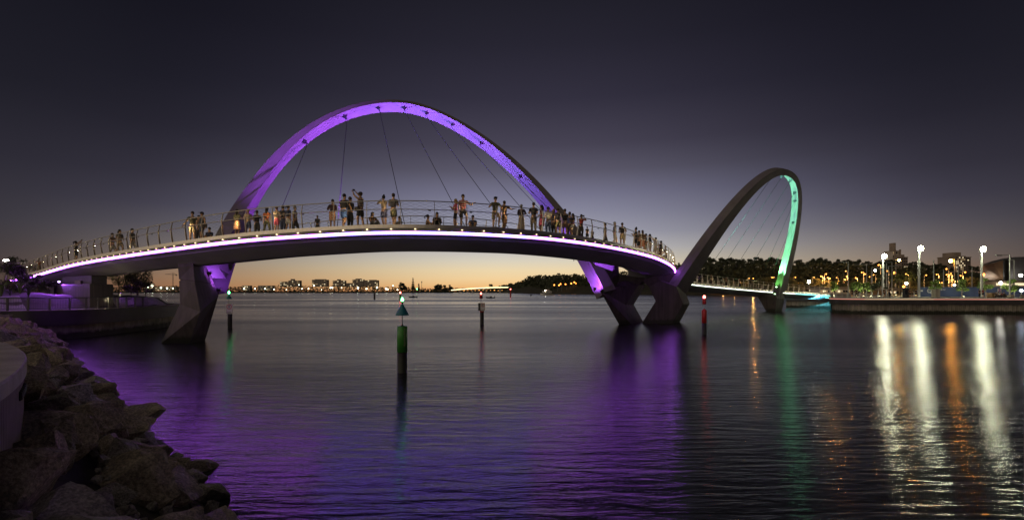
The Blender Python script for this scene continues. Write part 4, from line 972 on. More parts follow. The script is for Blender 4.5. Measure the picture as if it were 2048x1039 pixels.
# crane
Yc2 = 1700; t_ = thing('tower_crane', (plan(346,Yc2)[0], Yc2, 3), 'small distant tower crane seen between the abutment trees and the kinked pier', 'crane')
xc = plan(346,Yc2)[0]; m = MB()
for dx in (-1,1):
    for dy in (-1,1): m.tube([(xc+dx,Yc2+dy,3),(xc+dx,Yc2+dy,yz(548,Yc2))], .28, 4)
zz = 3
while zz < yz(549,Yc2): m.tube([(xc-1,Yc2-1,zz),(xc+1,Yc2-1,zz+4)], .2, 4); zz += 4
m.build('mast', M['building_dark'], t_)
MB().tube([(xc-26,Yc2,yz(548,Yc2)),(xc+13,Yc2,yz(548.6,Yc2))], .8, 5).build('jib', M['building_dark'], t_); MB().tube([(xc,Yc2,yz(548,Yc2)),(xc,Yc2,yz(545,Yc2)),], .7, 5).build('tower_head', M['building_dark'], t_)
MB().tube([(xc-20,Yc2,yz(548,Yc2)),(xc,Yc2,yz(545,Yc2)),(xc+11,Yc2,yz(548.4,Yc2))], .25, 4).build('tie_rope', M['building_dark'], t_)
MB().box((xc+11,Yc2,yz(550,Yc2)), (3.5,2,3.5)).build('counterweight', M['building_dark'], t_)
for px, py in ((843.5,561),(837,566)):
    t_ = thing('radio_mast', (plan(px,1700)[0],1700,3), 'slender radio mast on the far shore right of the tall pine' if px > 840 else 'short mast between the tall pine and the radio mast', 'mast')
    MB().tube([(plan(px,1700)[0],1700,3),(plan(px,1700)[0],1700,yz(py,1700))], [.9,.45], 5).build('pole', M['building_dark'], t_); MB().box((plan(px,1700)[0],1700,yz(py+3,1700)), (3,2,4)).build('antenna', M['building_dark'], t_)
# lit road bridge
Yb = 1350; rb_ = thing('road_bridge', (plan(1000,Yb)[0], Yb, 0), 'long low road bridge with a glowing yellow carriageway across the river', 'bridge')
bp_ = [(903,580.2),(925,578.3),(950,576.6),(980,575.2),(1010,574.6),(1040,574.6),(1070,575.6),(1100,577),(1120,578.5)]
bpts = [at(a, b_, Yb) for a, b_ in bp_]
MB().loft([[p+Vector((0,-8,.6)), p+Vector((0,-8,-1.2)), p+Vector((0,8,-1.2)), p+Vector((0,8,.6))] for p in bpts]).build('deck_slab', M['building'], rb_)
MB().loft([[p+Vector((0,-8.3,1.6)), p+Vector((0,-8.3,-.5)), p+Vector((0,-8.1,-.5)), p+Vector((0,-8.1,1.6))] for p in bpts]).build('traffic_glow', E_['bridge_light'], rb_)  # emissive strip standing in for headlight trails and the lit roadway
for px in (920,945,972,1000,1028,1056,1084):
    z1 = float(np.interp(px, [q[0] for q in bp_], [p.z for p in bpts])); x = plan(px,Yb)[0]
    MB().loft([[Vector((x-s*1.6, Yb+dy, z)) for s, dy in ((1,-6),(-1,-6),(-1,6),(1,6))] for z, s in ((z1-1,2.6),(z1*.5,1),(-1,1))]).build('bridge_pier', M['building'], rb_)
m = MB()
for k_ in range(22): m.box(at(928+k_*7.6, 580.6-(.6 if k_ % 3 else 0), Yb+30), (1.6+2*(k_ % 4 == 0),1,1.2))
m.build('underpass_light', E_['sodium_faint'], rb_)

# street lamps: one kind of mast, many places
def lampmesh(H, r, arm, mt):
    return (MB().tube([(0,0,0),(0,0,H-.2),(arm*.25,0,H),(arm,0,H+.05)], [.09*H/8,.06*H/8,.05*H/8,.05*H/8], 6).mesh('pole', M['pole']),
            MB().box((arm,0,H+.02), (.5,.22,.1)).mesh('lamp_head', M['pole']), MB().sphere((arm,0,H-r*.9), r, 8, 6).mesh('bulb', mt))
def street_lamp(px, py, Y, zb, mt, label, grp, r=.28, arm=0, base=None, glow=0):
    zt = yz(py, Y); H = max(1.5, zt-zb+r*.9); a = (-1 if int(px) % 2 else 1)*arm
    p = Vector((plan(px, Y)[0]-a, Y, zb)); t_ = thing('street_lamp', p, label, 'lamp', grp)
    A, B, C_ = lampmesh(H, r, a, mt); link('pole', A, t_); link('lamp_head', B, t_); link('bulb', C_, t_)
    if glow: pointlight('lamp_glow', (p.x+a, Y, zt-.8), (1,.46,.12), glow, .5, t_)
    return t_
cen = [(1044,563),(1069.6,562),(1094,563),(1108.5,569.5),(1118,570),(1121,567.5),(1131,568),(1142.5,566.5),(1148.7,564),(1152.4,566.7),(1152,575),(1164.5,575),(1181.5,565),(1187.5,565)]
for j, (px, py) in enumerate(cen):
    Y = 1300 if px < 1100 else 820
    street_lamp(px, py, Y, 13 if px < 1100 else 4, E_['sodium'], nth(j)+' lamp from the left on the lit road bridge' if px < 1100 else nth(j-3)+' lamp from the left at the foot of the wooded hill', 'lamps along the far road', r=1.5 if px < 1100 else 1.05, arm=2)
r6 = [(1447.4,558),(1452.2,557.8),(1468.5,565),(1498.4,556.3),(1506.7,556.3),(1544.6,554.7),(1547.5,554.7),(1590.8,554.3),(1597.5,565),(1628.3,554.3),(1641.8,552),(1648.6,556.3),(1655,554.7),(1652.4,547.6),(1660,556.6),(1673.2,555),(1680.3,563),(1678.4,567.8),(1688,564),(1690.4,559),(1693.4,552.4),(1691.5,541.8),(1711.5,555.3),(1701,570.7)]
r7 = [(1723.5,544.3),(1730.8,547.6),(1739,553.4),(1747,549.5),(1757,529.7),(1773.7,541.8),(1787.6,546.6),(1788.5,544),(1794.7,549.9),(1788.5,559.7),(1811.6,547.6),(1852.6,549.9),(1873.2,548.5),(1893,537.6),(1893,549),(1902,546.6),(1899.2,549.5),(1897.3,558.5),(1905.6,559.7),(1920,559.7),(1921.4,551),(1930.4,544),(2015.7,540.4),(1884,565),(1872,564)]
for j, (px, py) in enumerate(r6):
    Y = scY(px)*.86; street_lamp(px, py, Y, 1.5, E_['sodium'] if j % 3 else E_['sodium_faint'], nth(sorted(r6).index((px,py)))+' orange street lamp from the left on the foreshore behind the far arch', 'orange lamps on the foreshore road', r=.42, arm=1.2, glow=5500 if j % 2 == 0 else 0)
for j, (px, py) in enumerate(r7):
    Y = float(np.interp(px, [1720,2020], [300,230])); big = py < 545
    street_lamp(px, py, Y, 2, E_['sodium'], nth(sorted(r7).index((px,py)))+' orange street lamp from the left behind the right-hand promenade', 'orange lamps behind the promenade', r=.34 if big else .26, arm=1.2, glow=2200 if j % 2 == 0 else 0)
street_lamp(1798.3, 520, 240, 2, emat('sodium_mid', (1,.55,.12), 180), 'bright orange street lamp in front of the tall tower block', None, r=.5, arm=1.5)
street_lamp(1901.3, 521.4, 200, 2, E_['sodium_big'], 'brightest orange street lamp, left of the office tower', None, r=.62, arm=1.5)
street_lamp(1618, 563, 190, 2, emat('white_mid', (1,1,.85), 90), 'bright white lamp on the foreshore right of the far arch', None, r=.5, arm=0)
street_lamp(1750.4, 540.4, 200, 2, E_['white_lamp'], 'small white street lamp left of the first tall white mast', None, r=.34, arm=1)
for j, (px, py, s_) in enumerate(((290,571.5,1.6),(304,570.5,3.2),(296,574,1.3),(322,575,2.0),(334,576,1.8),(346,576,1.3),(573,579,1.2),(604,577,1.2),(617,577,1.5),(628,571,1.4),(661,575,1.8),(664.5,575,1.8),(716,575.6,2.2),(733,577,2.0),(754,575,1.8),(772,577,2),(775,578,2),(786,571,1.2),(795,579,1.6),(510,577,1.5),(530,577,1.4),(488,577,1.5),(548,578,1.3),(598,569,1),(643,579,1),(683,575,1.2),(834,577.5,1.6))):
    mt_ = E_['green_lamp'] if px == 834 else emat('shore_lamp', (1,.82,.5) if int(px) % 2 else (.9,1,.75), 9)
    street_lamp(px, py, 1560, 3, mt_, {304:'brightest white lamp on the far shore left of the pier', 834:'small green lamp on the far shore below the pine'}.get(px, 'tiny far waterfront lamp, about '+('left of the kinked pier, ' if px < 360 else 'below the apartment blocks, ' if px > 555 else 'just right of the kinked pier, ')+nth(j)+' in all'), None if px in (304,834) else 'lamps of the far waterfront', r=s_*1.1)

# ------------------------------------------------------------------ right-hand promenade
RW = np.array([plan(*q) for q in [(1572,112),(1600,110),(1640,108),(1661,107)]]+[plan(*q) for q in [(1664,85),(1700,80.5),(1760,79),(1850,78.5),(1950,78),(2048,77),(2200,76),(2600,78)]])
qa = dense(RW[:4], 8); qb = dense(RW[4:], 8)
def wall_run(Pq, name, label, strip, strip_label, ztop, flare):
    nq = wn(Pq); 
    # water lies on the near side
    if (nq[len(nq)//2]@(-Pq[len(Pq)//2])) < 0: nq = -nq
    t_ = thing(name, (Pq[0][0], Pq[0][1], 0), label, 'wall')
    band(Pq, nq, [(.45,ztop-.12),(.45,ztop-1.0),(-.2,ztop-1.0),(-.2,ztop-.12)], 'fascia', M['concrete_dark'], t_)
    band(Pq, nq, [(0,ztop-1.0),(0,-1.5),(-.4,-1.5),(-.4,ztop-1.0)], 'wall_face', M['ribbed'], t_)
    band(Pq, nq, [(.5,ztop),(.5,ztop-.12),(-.6,ztop-.12),(-.6,ztop)], 'coping', M['pave'], t_)
    n = len(Pq); cuts = [0]+[int(n*q) for q, _ in strip[:-1]]+[n-1]
    for k_, (q, c) in enumerate(strip):
        o = MB().loft([[Vector((Pq[i][0]+nq[i][0]*a, Pq[i][1]+nq[i][1]*a, z)) for a, z in [(.53,ztop-.15),(.53,ztop-.25),(.455,ztop-.25),(.455,ztop-.15)]] for i in range(cuts[k_], cuts[k_+1]+1)]).build('light_strip', E_[c], t_)
    return nq
n1 = wall_run(qa, 'quay_wall', 'short recessed quay wall lit green where the footbridge lands', [(1,'cyan')], '', 2.35, 0)
n2 = wall_run(qb, 'quay_wall', 'long curved quay wall with a pink light strip under its edge', [(.22,'pink'),(.45,'amber_strip'),(1,'pink')], '', 2.45, 0)
# promenade surface
m = MB(); P_ = [Vector((p[0],p[1],2.44)) for p in np.concatenate([qa-n1*.5, qb-n2*.5])]
m.loft([[p, Vector((p.x+(.62-p.x/p.y)*60+40, p.y+70, 2.44)), Vector((p.x+140, p.y+260, 2.44))] for p in P_], False, 0, False); tag(m.build('quay_promenade', M['pave']), kind='structure')
PZ = 2.45
# tall white masts
def mast(px, py, Y, label, d=.19, top=None):
    zt = yz(py, Y); x = plan(px, Y)[0]; t_ = thing('light_mast', (x,Y,PZ), label, 'lamp', None)
    MB().lathe([(.3,PZ),(.3,PZ+.05),(d,PZ+.06),(d,PZ+1.2),(d*.85,zt-.5),(d*.4,zt-.4)], (x,Y,0), 14).build('mast', M['pole'], t_, True)
    MB().box((x+.05,Y-.1,zt-.42), (.9,.3,.16)).build('lamp_bracket', M['pole'], t_)
    MB().sphere((x+.08,Y-.25,zt), .37, 16, 12).build('lamp', E_['tall'], t_, True)
    pointlight('mast_light', (x+.1,Y-.75,zt-.1), (.93,1,.74), 700, .3, t_)
    return t_
mast(1766, 511.6, 92, 'first tall mast with a white floodlight, left of the tower block')
mast(1838, 496, 84, 'second tall mast with a white floodlight, between the two towers')
mast(1963, 497.5, 84, 'third tall mast with a white floodlight, left of the copper-clad hall')
def plain_pole(px, py, Y, label, arm=0, d=.11):
    zt = yz(py, Y); x = plan(px, Y)[0]; t_ = thing('unlit_pole', (x,Y,PZ), label, 'pole', None)
    MB().lathe([(d*1.5,PZ-.4),(d*1.2,PZ+.1),(d,PZ+.2),(d*.7,zt)], (x,Y,0), 10).build('pole', M['pole'], t_, True)
    if arm: MB().box((x+arm/2,Y,zt+.02), (abs(arm),.16,.09)).build('arm', M['pole'], t_); MB().box((x+arm*.8,Y,zt-.06), (abs(arm)*.4,.26,.1)).build('lamp_head', M['dark_steel'], t_)
for px, py, Y, arm, lab in [(1733,529,125,-3.4,'grey unlit street pole with a long left arm, left of the first white mast'), (1743,535,120,2.6,'grey unlit pole with a right arm, just left of the first white mast'), (1773,526,112,0,'plain grey pole just right of the first white mast'), (1777,532,120,2.4,'grey pole with a right arm below the tower block'),
        (1784,524,130,-2.6,'grey pole with a left arm in front of the tower block'), (1867.5,520,100,0,'slender unlit pole right of the second white mast'), (1887,538,120,0,'short slender pole left of the brightest orange lamp'), (1916.5,529,110,0,'slender pole in front of the office tower'), (1944,534,105,0,'faint slender pole right of the office tower'),
        (2019.5,510,82,-2.2,'thick pole with an arm pointing left, in front of the copper-clad hall'), (2028.3,520,90,-1.0,'thin pole right of the thick armed pole at the right edge'), (1696.5,524,110,-3.2,'tall grey pole with an arm pointing left above the uplit saplings')]:
    plain_pole(px, py, Y, lab, arm)
# uplit young trees
for j, (px, Y, ytop, rr, mtk, lab) in enumerate([(1667,104,562,1.0,'foliage_bright','uplit sapling at the left end of the promenade'), (1712,97,560,1.05,'foliage_bright','second uplit sapling, beside two dark figures'), (1726,99,563,.95,'foliage_bright','third uplit sapling in the left promenade row'), (1741,97,562,.95,'foliage_bright','fourth uplit sapling in the left promenade row'), (1757,95,561,1.05,'foliage_dark','dark sapling just left of the first white mast'),
        (1869,90,559,.75,'foliage_bright','bright uplit sapling behind the stone plinth'), (1924,88,556,.9,'foliage_bright','uplit tree in front of the blue hoarding'), (1971,86,553,.95,'foliage_bright','leafy tree just right of the third white mast'), (2021,84,557,.95,'foliage_bright','leafy tree at the foot of the thick armed pole')]):
    zt = yz(ytop, Y); H = zt-PZ; cl = clumps_round(9, rr, H*.38, H*.9, rr*.4, rr*.6, 100+j); x = plan(px, Y)[0]
    t_ = tree('promenade_tree', (x,Y,PZ), crown_mesh('sapling_crown', M[mtk], cl, 1100, .13, seed=110+j), limb_mesh('sapling_trunk', M['bark'], cl, .07, H*.35, 120+j), lab)
    u_ = thing('tree_uplight', (x-.5,Y-.9,PZ), 'ground uplight under the '+lab.split(',')[0].split(' in front')[0].split(' just')[0], 'lamp'); MB().lathe([(.12,PZ),(.14,PZ+.12),(.12,PZ+.16)], (x-.5,Y-.9,0), 10).build('housing', M['dark_steel'], u_); MB().lathe([(.09,PZ+.161),(.09,PZ+.172)], (x-.5,Y-.9,0), 10).build('lens', emat('uplight_lens', (1,.95,.6), 30, 'NONE'), u_)
    if mtk == 'foliage_bright': pointlight('uplight_beam', (x-.45,Y-.95,PZ+.45), (1,.97,.62), 130 if px < 1900 and px != 1924 else 60, .1, u_)
# palms
def palm(px, Y, ytop, label, seed):
    x = plan(px, Y)[0]; zt = yz(ytop+5, Y); rg = random.Random(seed); t_ = thing('palm_tree', (x,Y,PZ-.4), label, 'palm', None)
    MB().tube([(x,Y,PZ-.4),(x+rg.uniform(-.1,.1),Y,(zt+PZ)/2),(x,Y,zt)], [.3,.22,.2], 8).build('trunk', M['bark'], t_, True)
    m = MB()
    for k_ in range(34):
        a = rg.uniform(0, 6.28); el = rg.uniform(-.5, 1.3); Lf = rg.uniform(1.6, 2.3); d = Vector((math.cos(a)*math.cos(el), math.sin(a)*math.cos(el), math.sin(el))); sd = Vector((-math.sin(a), math.cos(a), 0))
        c = Vector((x,Y,zt)); p1 = c+d*Lf*.6; p2 = c+d*Lf+Vector((0,0,-.55*Lf*math.cos(el)))
        for s in (-1, 1):
            m.add([c+sd*.03*s, p1+sd*.30*s-Vector((0,0,.12)), p2, p1+Vector((0,0,.05))], [(0,1,3),(1,2,3)])
    m.build('frond_crown', M['palm'], t_)
for j, (px, Y, yt, lab) in enumerate([(1764,160,552,'leftmost of the four date palms below the towers'), (1784,150,551,'second date palm from the left below the towers'), (1799,145,551,'third date palm from the left, right of the tower block'), (1819,138,548,'rightmost and largest date palm, above the dark kiosk')]): palm(px, Y, yt, lab, j)
for px in (1784,1819): 
    p = Vector((plan(px,136)[0]-1.2, 134, PZ+.3)); u_ = thing('palm_uplight', p-Vector((0,0,.3)), 'amber ground floodlight below the '+('second' if px == 1784 else 'rightmost')+' date palm', 'lamp'); MB().box(p-Vector((0,0,.15)), (.3,.3,.25)).build('housing', M['dark_steel'], u_); pointlight('palm_glow', p+Vector((0,-1.5,.6)), (1,.68,.25), 1100, .2, u_)
# buildings behind
tb = block('tower_block', 1785, 1801.5, 502, 640, 'tall narrow twin-shafted tower block with a rooftop drum, on the ridge', 'building', (3,6), .12, (.5,.22,10), yb=545, balc=False)
xa, xb = plan(1785,640)[0], plan(1801.5,640)[0]
for u in (.2,.8): MB().box((xa+(xb-xa)*u, 638.6, (yz(502,640)+yz(545,640))/2), ((xb-xa)*.1, 2.4, yz(502,640)-yz(545,640)+4)).build('pilaster', M['building_dark'], tb)
block('apartment_tower', 1803, 1815.5, 514.5, 620, 'shorter square tower beside the tall narrow tower block', 'building_dark', (3,6), .15, (.5,.5,3), yb=548, balc=False)
block('hillside_flats', 1783, 1800, 541, 480, 'low flats with bright strip windows below the tower block', 'building_dark', (6,2), .9, None, yb=552)
block('hillside_flats', 1801, 1816, 546, 470, 'low flats with dim windows below the shorter square tower', 'building_dark', (6,2), .6, None, yb=554)
block('hillside_flats', 1664, 1690, 529, 520, 'pale flats with lit windows among the ridge trees left of the armed pole', 'building', (5,3), .45, None, yb=545)
block('hillside_flats', 1702, 1713, 534, 520, 'small lit flats on the slope right of the armed pole', 'building_dark', (4,2), .8, None, yb=541)
block('hillside_flats', 1840, 1866, 540, 470, 'dim flats on the slope between the second white mast and the slender pole', 'building_dark', (6,4), .35, None, yb=556)
block('hillside_flats', 1872, 1893, 544, 450, 'dim flats below the brightest orange lamp', 'building_dark', (5,3), .4, None, yb=558)
block('office_tower', 1911, 1930.5, 513, 520, 'broad office tower with rows of bright windows', 'building_dark', (6,9), .55, (.55,.8,4), yb=548, balc=False, depth=22)
block('office_tower_wing', 1930.8, 1941.5, 514.5, 535, 'darker side wing adjoining the office tower', 'building_dark', (3,9), .12, None, yb=548, balc=False, depth=22)
block('lit_pavilion', 1640, 1700, 578, 160, 'low glowing pavilion on the foreshore behind the saplings', 'building', (12,1), .8, None, yb=587, balc=False, depth=6)
block('lit_pavilion', 1768, 1812, 580, 150, 'low orange-lit arcade below the date palms', 'timber', (9,1), .8, None, yb=589, balc=False, depth=6)
# copper-clad hall at the right edge
hall = thing('exhibition_hall', (plan(2010,190)[0], 190, PZ), 'big copper-clad hall with a rising curved roofline at the right edge', 'building')
Yh = 190
MB().prism([at(1966,530,Yh-6), at(1985,524,Yh-2), at(2006,518,Yh), at(2006,559,Yh), at(1966,561.5,Yh-6)], (23,26,0)).build('copper_wall', M['copper'], hall)
MB().prism([at(1964,532,Yh-7.5), at(1964,528,Yh-7.5), at(1985,521.5,Yh-3.5), at(2008,516,Yh-1.5), at(2030,513.5,Yh-1.5), at(2120,512,Yh), at(2120,514,Yh), at(2008,519,Yh-1.5)], (27,30,0)).build('roof', M['dark_clad'], hall)
MB().prism([at(2006.3,518.5,Yh+.2), at(2018,516.5,Yh+.2), at(2018,590,Yh+.2), at(2006.3,590,Yh+.2)], (18,20,0)).build('recessed_glazing', M['black'], hall)
MB().prism([at(2018.3,516.5,Yh-1), at(2120,514,Yh-1), at(2120,560,Yh-1), at(2018.3,561,Yh-1)], (19,20,0)).build('dark_wall', M['dark_clad'], hall)
MB().prism([at(1968,561.6,Yh-2), at(2120,561.6,Yh+2), at(2120,592,Yh+2), at(1968,592,Yh-2)], (14,16,0)).build('ground_floor', M['building_dark'], hall)
for px in (2008.5, 2045): MB().box(at(px,568,Yh-3), (.95*6,.3,.9)).build('lit_sign_panel', E_['window'], hall)
pl = pointlight('hall_lamp_glow', at(1979,551,Yh-10), (1,.5,.14), 900, .4, hall)
wl = thing('wall_lamp', at(2041.5,550.5,Yh-4), 'large white lamp on the dark wall of the hall', 'lamp'); MB().sphere(at(2041.5,550.5,Yh-4), .5).build('lamp', E_['white_lamp'], wl); MB().box(at(2041.5,550.5,Yh-2.8), (.3,2.2,.2)).build('bracket', M['dark_steel'], wl)
wl = thing('hall_floodlight', at(1967,548.5,Yh-9), 'orange floodlight glowing on the copper cladding', 'lamp'); MB().sphere(at(1967,548.5,Yh-9), .42).build('lamp', E_['sodium'], wl); MB().tube([at(1967,590,Yh-9), at(1967,549,Yh-9)], .1, 6).build('pole', M['pole'], wl)
# blue site hoarding with its round mark and lettering
ho = thing('site_hoarding', (plan(1940,97)[0], 97, PZ), 'long blue printed site hoarding with a white ring mark behind the promenade', 'hoarding')
hz0, hz1 = PZ, yz(573.6, 97); hp = [plan(px, Yq) for px, Yq in ((1836,97),(1900,96.5),(1960,95.5),(2048,94),(2200,93))]
MB().loft([[Vector((p[0],p[1],hz0)), Vector((p[0],p[1]+.12,hz0)), Vector((p[0],p[1]+.12,hz1)), Vector((p[0],p[1],hz1))] for p in hp]).build('printed_panel', M['hoarding'], ho)
wm_ = mat('hoarding_print', (.62,.64,.66), .6)
cx2, cz2 = plan(1858,96.7)[0], yz(581,96.7); rot = math.atan2(hp[1][1]-hp[0][1], hp[1][0]-hp[0][0]); lo = ho.location
def ringmesh(c, r0, r1, y, a0=0, a1=6.2832, n=28):
    m = MB(); A = [Vector((c[0]+r*math.cos(a0+(a1-a0)*k/n), y, c[1]+r*math.sin(a0+(a1-a0)*k/n))) for r in (r0, r1) for k in range(n+1)]
    m.add(A, [(k,k+1,n+2+k,n+1+k) for k in range(n)]); return m
ringmesh((cx2,cz2), .30, .42, 96.62).build('ring_mark', wm_, ho); ringmesh((cx2,cz2), .13, .20, 96.62, .3, 5.6).build('ring_mark', wm_, ho)
MB().prism([Vector((cx2+.1,96.63,cz2-.36)), Vector((cx2+.3,96.63,cz2-.30)), Vector((cx2+.62,96.63,cz2-.62)), Vector((cx2+.50,96.63,cz2-.70))], (0,-.01,0)).build('ring_mark', wm_, ho)
cx2 = 0
m = MB()
for k_, px in enumerate((1877.5,1880.5,1883.5,1886.6,1890)):
    c_ = Vector((plan(px,96.4)[0], 96.45, yz(579,96.4))); m.box(c_, (.10,.02,.30)); m.box(c_+Vector((.05,0,(.11,-.11,0,.12,.10)[k_])), (.16,.02,.07))
m.build('lettering', wm_, ho)
MB().box((plan(1843.5,96.7)[0], 96.7, yz(581,96.7)), (.42,.02,.3)).build('printed_notice', wm_, ho)
# things on the promenade
def pillar(px0, px1, y0, Y, label, mt, name, cat):
    x0, x1 = plan(px0, Y)[0], plan(px1, Y)[0]; z1 = yz(y0, Y); t_ = thing(name, ((x0+x1)/2, Y, PZ), label, cat)
    MB().box(((x0+x1)/2,Y,(PZ+z1)/2), (x1-x0,.9,z1-PZ)).build('body', M[mt], t_, bevel=.02); MB().box(((x0+x1)/2,Y,z1+.04), (x1-x0+.12,1.02,.08)).build('cap', M[mt], t_, bevel=.01); return t_
pillar(1867, 1876, 578.6, 84, 'pale stone plinth standing at the promenade edge', 'concrete_light', 'stone_plinth', 'plinth')
k_ = pillar(1809, 1816, 577, 84, 'black information kiosk with a lit screen', 'black', 'information_kiosk', 'kiosk'); MB().box((plan(1812.5,83.5)[0],83.5,yz(584,83.5)), (.42,.03,.75)).build('screen', E_['blue_lamp'] if False else M['glass'], k_)
pillar(1978, 1988, 586, 82, 'low timber planter box beside the signboard', 'timber', 'planter_box', 'planter'); pillar(2015, 2022, 590.5, 81, 'pale block seat left of the slatted bench', 'concrete_light', 'block_seat', 'seat')
bn = thing('slatted_bench', (plan(2035,81)[0], 81, PZ), 'long slatted timber bench at the right edge of the promenade', 'bench')
for k_ in range(5): MB().box((plan(2034,81)[0], 80.7+k_*.13, PZ+.45), (1.9,.1,.04)).build('slat', M['timber'], bn)
for s in (-.8,.8): MB().box((plan(2034,81)[0]+s, 81, PZ+.21), (.12,.55,.42)).build('support', M['concrete_light'], bn)
sb = thing('signboard', (plan(1998,83)[0], 83, PZ), 'small white and purple signboard on a post, above the seated group', 'sign'); xs_ = plan(1998,83)[0]
MB().tube([(xs_,83,PZ),(xs_,83,yz(577,83))], .04, 6).build('post', M['pole'], sb); MB().box((xs_,82.95,yz(580,83)), (.55,.04,.62)).build('panel', M['white'], sb)
pm = mat('purple_print', (.25,.03,.25), .5)
for dz_ in (.15,-.13): MB().box((xs_+.03,82.92,yz(580,83)+dz_), (.34,.02,.2)).build('printed_block', pm, sb)
def short_lamp(px, py, Y, label, mt_='white_lamp'):
    zt = yz(py, Y); x = plan(px, Y)[0]; t_ = thing('path_lamp', (x,Y,PZ), label, 'lamp'); MB().tube([(x,Y,PZ),(x,Y,zt)], .07, 8).build('post', M['pole'], t_); MB().sphere((x,Y,zt+.12), .2).build('globe', E_[mt_], t_, True)
short_lamp(2001.7, 567, 84, 'short promenade lamp with a white globe above the seated group'); short_lamp(1812.8, 567.2, 90, 'white lamp above the black kiosk'); short_lamp(1807.5, 574, 92, 'small warm lamp left of the black kiosk', 'sodium')
short_lamp(2042.6, 582, 86, 'blue-white lamp in front of the hoarding at the right edge', 'blue_lamp')
# parked car with headlights on behind the hoarding
Yv = 118; xv = plan(1909,Yv)[0]; cr = thing('parked_car', (xv,Yv,PZ-.3), 'car with dazzling headlights on the road behind the hoarding', 'car'); zb = yz(579,Yv)
MB().box((xv,Yv+2.1,PZ+.25), (1.8,4.2,.65)).build('body', M['dark_clad'], cr, bevel=.12); MB().loft([[Vector((xv+s*w_/2,Yv+y_,z_)) for s, y_ in ((-1,a),(1,a),(1,b_),(-1,b_))] for z_, w_, a, b_ in ((PZ+.55,1.7,1.0,3.9),(PZ+1.05,1.35,1.7,3.3))]).build('cabin', M['glass'], cr)
for s in (-.62,.62): MB().sphere((xv+s,Yv-.05,PZ+.35), .14).build('headlight', E_['white_lamp'], cr)
for s in (-.8,.8):
    for y_ in (.8,3.3): MB().tube([(xv+s-.1,Yv+y_,PZ),(xv+s+.1,Yv+y_,PZ)], .31, 14).build('wheel', M['rubber'], cr)
short_lamp(1909, 571, 116, 'dazzling white light on a post behind the blue hoarding', 'white_lamp')
# railing with bollards along the right-hand quay
for k_, px in enumerate(range(1660, 1830, 12)):
    x = plan(px, 90)[0]; t_ = thing('quay_bollard', (x,90,PZ), nth(k_)+' low bollard from the left along the promenade', 'bollard', 'bollards along the promenade'); MB().lathe([(.09,PZ),(.09,PZ+.8),(.07,PZ+.85)], (x,90,0), 10).build('post', M['pole'], t_); MB().lathe([(.07,PZ+.85),(.07,PZ+.95),(.03,PZ+.98)], (x,90,0), 10).build('cap', M['dark_steel'], t_)
# floodlights at the bridge landing that wash the quay wall and the water
flood(at(1640,592,98), at(1615,612,105), (.12,.75,1.0), 9000, 120, 'flood_g')

# ------------------------------------------------------------------ people
SK = {}
def cmat(name, c, rough=.8):
    key = (name, tuple(c))
    if key not in SK: SK[key] = mat(name, c, rough, 0, .18, 9)
    return SK[key]
SKIN = {'l': (.52,.33,.23), 'm': (.40,.24,.155), 'd': (.20,.115,.07)}
HAIR = {'black': (.012,.01,.009), 'brown': (.05,.028,.015), 'blond': (.30,.20,.09), 'grey': (.30,.29,.28), 'white': (.5,.49,.47)}
def plaid(name):
    m = mat(name, (.45,.12,.06), .85); t = m.node_tree; b = t.nodes["Principled BSDF"]; tc = t.nodes.new("ShaderNodeTexCoord")
    c = t.nodes.new("ShaderNodeTexChecker"); c.inputs["Scale"].default_value = 14; c.inputs[1].default_value = (.55,.16,.05,1); c.inputs[2].default_value = (.62,.50,.36,1); t.links.new(tc.outputs["Object"], c.inputs[0]); t.links.new(c.outputs[0], b.inputs["Base Color"]); return m
def stripes(name, c1, c2):
    m = mat(name, c1, .85); t = m.node_tree; b = t.nodes["Principled BSDF"]; tc = t.nodes.new("ShaderNodeTexCoord"); w_ = t.nodes.new("ShaderNodeTexWave"); w_.bands_direction = 'Z'; w_.inputs["Scale"].default_value = 3.2
    r = t.nodes.new("ShaderNodeValToRGB"); r.color_ramp.interpolation = 'CONSTANT'; r.color_ramp.elements[0].color = (*c1,1); r.color_ramp.elements[1].color = (*c2,1); r.color_ramp.elements[1].position = .5
    t.links.new(tc.outputs["Object"], w_.inputs[0]); t.links.new(w_.outputs[1], r.inputs[0]); t.links.new(r.outputs[0], b.inputs["Base Color"]); return m
PLAID = plaid('plaid_cloth'); STRIPE = stripes('striped_cloth', (.42,.05,.05), (.45,.40,.36)); STRIPE2 = stripes('striped_tank', (.05,.04,.05), (.22,.17,.15)); PATT = plaid('patterned_towel')
jobs = []
def skinned(name, chains, mt, parent, root=0):
    """chains: lists of (id, point, radius); shared ids join up; baked later"""
    ids = {}; vs = []; rs = []; es = []; roots = []
    for ch in chains:
        prev = None; first = len(vs) if ch[0][0] not in ids else None
        if first is not None: roots.append(first)
        for key, p, r in ch:
            if key not in ids: ids[key] = len(vs); vs.append(tuple(p)); rs.append(r)
            if prev is not None: es.append((prev, ids[key]))
            prev = ids[key]
    me = bpy.data.meshes.new(name); me.from_pydata(vs, es, []); o = link(name, me, parent)
    md = o.modifiers.new('skin', 'SKIN'); md.use_smooth_shade = True; md.branch_smoothing = .3
    for d_, r in zip(me.skin_vertices[0].data, rs):
        d_.radius = r if isinstance(r, tuple) else (r, r); d_.use_root = False
    for q in roots: me.skin_vertices[0].data[q].use_root = True
    o.modifiers.new('sub', 'SUBSURF').levels = 1; o.modifiers['sub'].render_levels = 1
    jobs.append((o, name, mt)); return o
def V(*a): return Vector(a)
